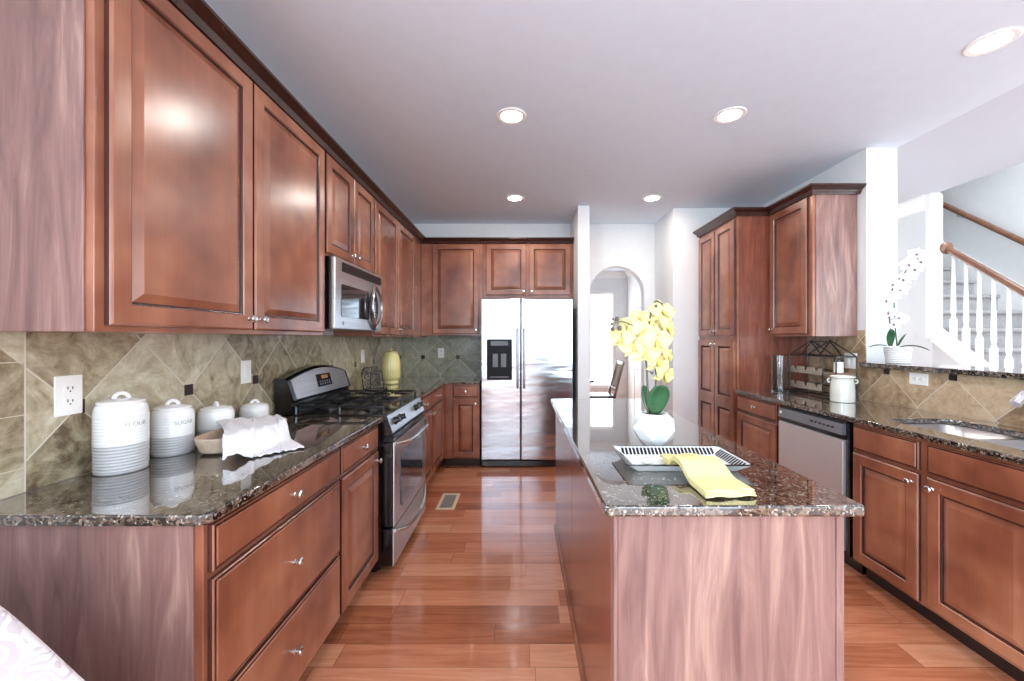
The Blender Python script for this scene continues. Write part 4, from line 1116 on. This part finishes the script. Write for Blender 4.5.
# ------------------------------------------------------------------ tray, spoon, yellow towel on the island
ty = thing('serving_tray', (0.552, 1.412, CT), 0, 'white rectangular serving tray with a black checked rim on the island', 'tray')
def rr(hx, hy, z, r): return [(p[0], p[1], z) for p in rrect(-hx, hx, -hy, hy, r)]
hx, hy = 0.205, 0.118
bm = nb()
loft(bm, [rr(hx - 0.04, hy - 0.04, 0.0, 0.012), rr(hx - 0.034, hy - 0.034, 0.002, 0.012), rr(hx, hy, 0.030, 0.014), rr(hx - 0.004, hy - 0.004, 0.032, 0.013), rr(hx - 0.036, hy - 0.036, 0.008, 0.012), rr(hx - 0.045, hy - 0.045, 0.006, 0.012)])
obj('dish', bm, 'white_glaze', ty)
bm = nb(); loft(bm, [rr(hx + 0.002, hy + 0.002, 0.0295, 0.014), rr(hx + 0.002, hy + 0.002, 0.033, 0.014), rr(hx - 0.005, hy - 0.005, 0.0335, 0.013), rr(hx - 0.005, hy - 0.005, 0.030, 0.013)], False, False)
obj('rim_line', bm, 'black', ty)
bm = nb()
ns = 25
for side in (-1, 1):
    for k in range(ns):
        x = -hx + 0.03 + (2 * hx - 0.06) * (k + 0.5) / ns
        q = [(x - 0.0046, 0.009), (x + 0.0046, 0.009), (x + 0.0046, 0.028), (x - 0.0046, 0.028)]
        fs = []
        for xx, zz in q:
            t = (zz - 0.008) / 0.024; yy = (hy - 0.036) + 0.032 * t
            fs.append((xx, side * (yy - 0.0006), zz + 0.0006))
        lo = [bm.verts.new(p) for p in fs]; bm.faces.new(lo)
    nk = 12
    for k in range(nk):
        y = -hy + 0.03 + (2 * hy - 0.06) * (k + 0.5) / nk
        fs = []
        for yy, zz in ((y - 0.0046, 0.009), (y + 0.0046, 0.009), (y + 0.0046, 0.028), (y - 0.0046, 0.028)):
            t = (zz - 0.008) / 0.024; xx = (hx - 0.036) + 0.032 * t
            fs.append((side * (xx - 0.0006), yy, zz + 0.0006))
        bm.faces.new([bm.verts.new(p) for p in fs])
o = obj('rim_checks', bm, 'black', ty, smooth=False); m = o.modifiers.new('thickness', 'SOLIDIFY'); m.thickness = 0.0004; m.offset = 0
sp = thing('spoon', (0.44, 1.395, CT + 0.0065), math.radians(12), 'ivory ceramic spoon lying in the tray half under the yellow towel', 'spoon')
bm = nb(); loft(bm, [[(p[0], p[1], z) for p in [(0.022 * s * math.cos(2 * PI * k / 20), 0.016 * s * math.sin(2 * PI * k / 20)) for k in range(20)]] for s, z in ((0.5, 0), (0.9, 0.004), (1.1, 0.010), (0.98, 0.010), (0.7, 0.005), (0.3, 0.003))])
obj('bowl', bm, 'cream_glaze', sp)
obj('handle', tube(nb(), [(0.02, 0, 0.009), (0.05, 0, 0.013), (0.09, 0, 0.012), (0.12, 0, 0.008)], [0.005, 0.004, 0.0045, 0.006], 8), 'cream_glaze', sp)

def ytow(u, v, lift=0.0):
    # u along its length (far -> near), v across
    y = 1.442 - 0.34 * u + 0.012 * (v - 0.5)
    x = 0.494 + 0.148 * v + 0.012 * math.sin(u * 3.0) * (0.5 - v) + 0.012 * u
    k = 1.294
    if y > 1.325: z = CT + 0.0105 + 0.024 * max(0, (1.36 - y) / 0.035) if y < 1.36 else CT + 0.0105
    elif y > k: z = CT + 0.0365 + 0.0
    else:
        t = min(1, (k - y) / 0.10); s = t * t * (3 - 2 * t); z = (CT + 0.0365) * (1 - s) + (CT + 0.004) * s
    if y >= 1.325 and y < 1.36: z = CT + 0.0105 + 0.026 * (1 - (y - 1.325) / 0.035)
    z += 0.002 * math.sin(v * 11 + u * 5)
    return (x, y, max(z, CT + 0.003) + lift)
bm = nb()
for layer in range(3):
    lift = 0.0015 + 0.0062 * layer; ins = 0.0 + 0.006 * layer
    nu, nv = 44, 20
    def F(i, j): 
        u = i / nu; v = ins + (1 - 2 * ins) * j / nv
        return ytow(u * (1 - 0.02 * layer) + 0.01 * layer, v, lift)
    V0 = [[Vector(F(i, j)) for j in range(nv + 1)] for i in range(nu + 1)]
    A = [[bm.verts.new(p) for p in r_] for r_ in V0]; B = [[bm.verts.new(p + Vector((0, 0, 0.0056 - 0.002 * (abs(j / nv - .5) * 2) ** 8))) for j, p in enumerate(r_)] for r_ in V0]
    for i in range(nu):
        for j in range(nv):
            bm.faces.new((B[i][j], B[i + 1][j], B[i + 1][j + 1], B[i][j + 1])); bm.faces.new((A[i][j], A[i][j + 1], A[i + 1][j + 1], A[i + 1][j]))
    for i in range(nu):
        bm.faces.new((A[i][0], A[i + 1][0], B[i + 1][0], B[i][0])); bm.faces.new((A[i][nv], B[i][nv], B[i + 1][nv], A[i + 1][nv]))
    for j in range(nv):
        bm.faces.new((A[0][j], B[0][j], B[0][j + 1], A[0][j + 1])); bm.faces.new((A[nu][j], A[nu][j + 1], B[nu][j + 1], B[nu][j]))
tag(obj('dish_towel', bm, 'yellow_cloth', angle=50), 'folded yellow waffle dish towel hanging over the tray edge', 'towel')

# ------------------------------------------------------------------ staircase and railing
stc = thing('staircase', (4.06, 2.2, 0), 0, 'carpeted staircase behind the white balusters', 'staircase')
rise, run = 0.182, 0.182 / SL
ns_ = 14
for k in range(ns_):
    y = k * run; z1 = (k + 1) * rise
    bm = nb(); box(bm, 0, 0.93, y, y + run + 0.02, max(0, z1 - rise - 0.1), z1, 0.0); box(bm, 0, 0.93, y - 0.028, y + 0.01, z1 - 0.04, z1, 0.014, 3)
    obj('step', bm, 'carpet', stc)
obj('skirt_board', slab(nb(), [(-0.1, 0.0), (0.0, 0.0), (3.2, 3.2 * SL - 0.02), (3.2, 3.2 * SL + 0.42), (-0.1, 0.33)], [], 0, 0.012, tr=yz(0.925)), 'trim', stc)
rl = thing('stair_railing', (3.95, 3.79, 0), 0, 'white balustrade with a brown handrail descending right of the white post', 'railing')
yb = -1.72
obj('stringer_cap', slab(nb(), [(0.045, 1.45 + 0.045 * SL - 0.15), (0.045, 1.45 + 0.045 * SL), (yb, 1.45 + yb * SL), (yb, 1.45 + yb * SL - 0.15)], [], 0, 0.09, 0.004, 1, tr=yz(-0.03)), 'trim', rl)
zr = lambda y: 2.262 + y * SL
HR = [(0.0, -0.03), (0.022, -0.03), (0.03, -0.012), (0.03, 0.006), (0.022, 0.022), (0.008, 0.03), (-0.008, 0.03), (-0.022, 0.022), (-0.03, 0.006), (-0.03, -0.012), (-0.022, -0.03)]
hr = obj('handrail', loft(nb(), [[(a, y, zr(y) + b_) for a, b_ in HR] for y in (-0.05, -0.5, -1.0, yb)]), 'oak', rl)
obj('rosette', xform(lathe(nb(), [(0.058, 0), (0.058, 0.012), (0.045, 0.022), (0.02, 0.026)], 28, (0, 0, 0), 'y'), Matrix.Translation((0, -0.071, zr(-0.08) + 0.004))), 'oak', hr)
bal = None
for k in range(15):
    y = -0.135 - k * 0.104
    zb_, zt_ = 1.45 + y * SL, zr(y) - 0.03
    bm = nb(); q = 0.019
    h_ = zt_ - zb_
    box(bm, -q, q, -q, q, -0.012, 0.20, 0.002)
    lathe(bm, [(0.012, 0.2), (0.019, 0.205), (0.019, 0.215), (0.013, 0.225), (0.019, 0.27), (0.017, 0.4), (0.0125, 0.6), (0.011, h_ + 0.006)], 14)
    if bal is None: bal = obj('baluster', bm, 'trim', rl, (0, y, zb_))
    else:
        bm.free(); c = bal.copy(); COL.objects.link(c); c.parent = rl; c.location = (0, y, zb_)
wh = thing('wall_handrail', (4.93, 3.9, 2.29), 0, 'brown handrail fixed to the far stair wall', 'handrail')
obj('rail', loft(nb(), [[(a, y, y * SL + b_) for a, b_ in HR] for y in (-1.3, -0.4, 0.4, 1.3)]), 'oak', wh)
for y in (-0.9, 0.0, 0.62): obj('bracket', tube(nb(), [(0.0, y, y * SL - 0.03), (0.0, y, y * SL - 0.06), (0.07, y, y * SL - 0.075)], 0.007, 8), 'nickel', wh)

# ------------------------------------------------------------------ dining room through the arch
dt = thing('dining_table', (0.55, 6.55, 0), 0, 'dark wooden dining table seen through the arch', 'table')
obj('top', slab(nb(), rrect(-0.5, 0.5, -0.85, 0.85, 0.06), [], 0.73, 0.76, 0.006, 2), 'cherry_dark', dt)
obj('apron', slab(nb(), rrect(-0.42, 0.42, -0.77, 0.77, 0.02), [rrect(-0.4, 0.4, -0.75, 0.75, 0.02)], 0.65, 0.73), 'cherry_dark', dt)
for x in (-0.4, 0.4):
    for y in (-0.74, 0.74): obj('leg', lathe(nb(), [(0.022, 0), (0.028, 0.1), (0.034, 0.55), (0.04, 0.62), (0.04, 0.73)], 14, (x, y, 0)), 'cherry_dark', dt)
dc = thing('dining_chair', (1.27, 6.40, 0), R90 * -1, 'brown wooden dining chair with a slatted back seen through the arch', 'chair')
# local: faces -y (towards the table after rotation -> -X), back at +y
obj('seat', box(nb(), -0.22, 0.22, -0.22, 0.2, 0.44, 0.475, 0.012, 2), 'cherry_dark', dc)
for x in (-0.19, 0.19): obj('leg', tube(nb(), [(x, -0.19, 0), (x, -0.18, 0.44)], [0.016, 0.021], 8), 'chair_wood', dc)
bt = lambda z: 0.18 + max(0, z - 0.45) * 0.27
for x in (-0.19, 0.19): obj('leg', tube(nb(), [(x, 0.24, 0), (x, 0.18, 0.45), (x, bt(0.75), 0.75), (x, bt(1.0), 1.0)], [0.017, 0.022, 0.019, 0.015], 8), 'chair_wood', dc)
bk = nb()
for z in (0.975, 0.56): box(bk, -0.19, 0.19, bt(z) - 0.012, bt(z) + 0.012, z - 0.03, z + 0.03, 0.005)
obj('back_rail', bk, 'chair_wood', dc)
for k in range(5):
    x = -0.12 + k * 0.06
    obj('back_slat', tube(nb(), [(x, bt(0.56), 0.57), (x, bt(0.78) + 0.012, 0.78), (x, bt(0.96), 0.96)], 0.010, 6), 'chair_wood', dc)
for x in (-0.19, 0.19): obj('stretcher', tube(nb(), [(x, -0.185, 0.2), (x, 0.21, 0.2)], 0.01, 6), 'chair_wood', dc)
# white panelled door on the dining room side wall
bm = nb(); door_panel(bm, 0.8, 2.03, 0, 0.01, 0.035, 0.1, (0.9,))
xform(bm, Matrix.Translation((2.199, 7.75, 0)) @ Matrix.Rotation(-R90, 4, 'Z'))
d1 = struct('door_1', bm, ['trim', 'trim'])
hb = tube(nb(), [(2.166, 7.04, 1.0), (2.12, 7.04, 1.0), (2.11, 7.06, 1.0), (2.11, 7.15, 1.0)], 0.009, 8)
obj('door_handle', hb, 'nickel', d1)
CAS = [(0, 0), (0.02, 0), (0.02, 0.08), (0.0, 0.08)]
bm = nb(); box(bm, 2.18, 2.2, 7.76, 7.85, 0, 2.13); box(bm, 2.18, 2.2, 6.85, 6.94, 0, 2.13); box(bm, 2.18, 2.2, 6.94, 7.76, 2.05, 2.13)
struct('trim_4', bm, 'trim')

# ------------------------------------------------------------------ armchair at the lower left corner
ac = thing('armchair', (-1.02, 0.44, 0), 0, 'white damask upholstered armchair in front of the left cabinet end', 'chair')
# facing -y, back along +y
def puff(x0, x1, y0, y1, z0, z1, b, seg=4): return box(nb(), x0, x1, y0, y1, z0, z1, b, seg)
obj('seat_base', puff(-0.27, 0.27, -0.26, 0.24, 0.14, 0.36, 0.03), 'damask', ac)
obj('seat_cushion', puff(-0.235, 0.235, -0.29, 0.21, 0.36, 0.47, 0.04), 'damask', ac)
# back with a sloping, rounded shoulder
prof = [(-0.34, 0.16), (0.27, 0.16), (0.27, 0.45)]
ctrl = [(0.27, 0.45), (0.235, 0.53), (0.14, 0.585), (0.02, 0.68), (-0.07, 0.77), (-0.17, 0.84), (-0.26, 0.87), (-0.34, 0.88)]
ctrl = [(0.27, 0.45), (0.255, 0.55), (0.21, 0.635), (0.146, 0.695), (0.06, 0.775), (-0.02, 0.84), (-0.12, 0.89), (-0.24, 0.915), (-0.34, 0.92)]
prof = [(-0.34, 0.16), (0.27, 0.16)] + [(p.x, p.y) for p in [Vector((v.x, v.y, 0)) for v in spline([(a, b_, 0) for a, b_ in ctrl], 28)]]
obj('backrest', slab(nb(), prof, [], 0, 0.13, 0.03, 4, tr=lambda a, b, c: (a, 0.36 - c, b)), 'damask', ac, angle=60)
for x0, x1 in ((-0.36, -0.275), (0.275, 0.35)): obj('armrest', puff(x0, x1, -0.26, 0.23, 0.16, 0.56, 0.03), 'damask', ac)
for x in (-0.28, 0.28):
    for y in (-0.2, 0.28): obj('leg', lathe(nb(), [(0.014, 0), (0.024, 0.12), (0.026, 0.16)], 12, (x, y, 0)), 'cherry_dark', ac)
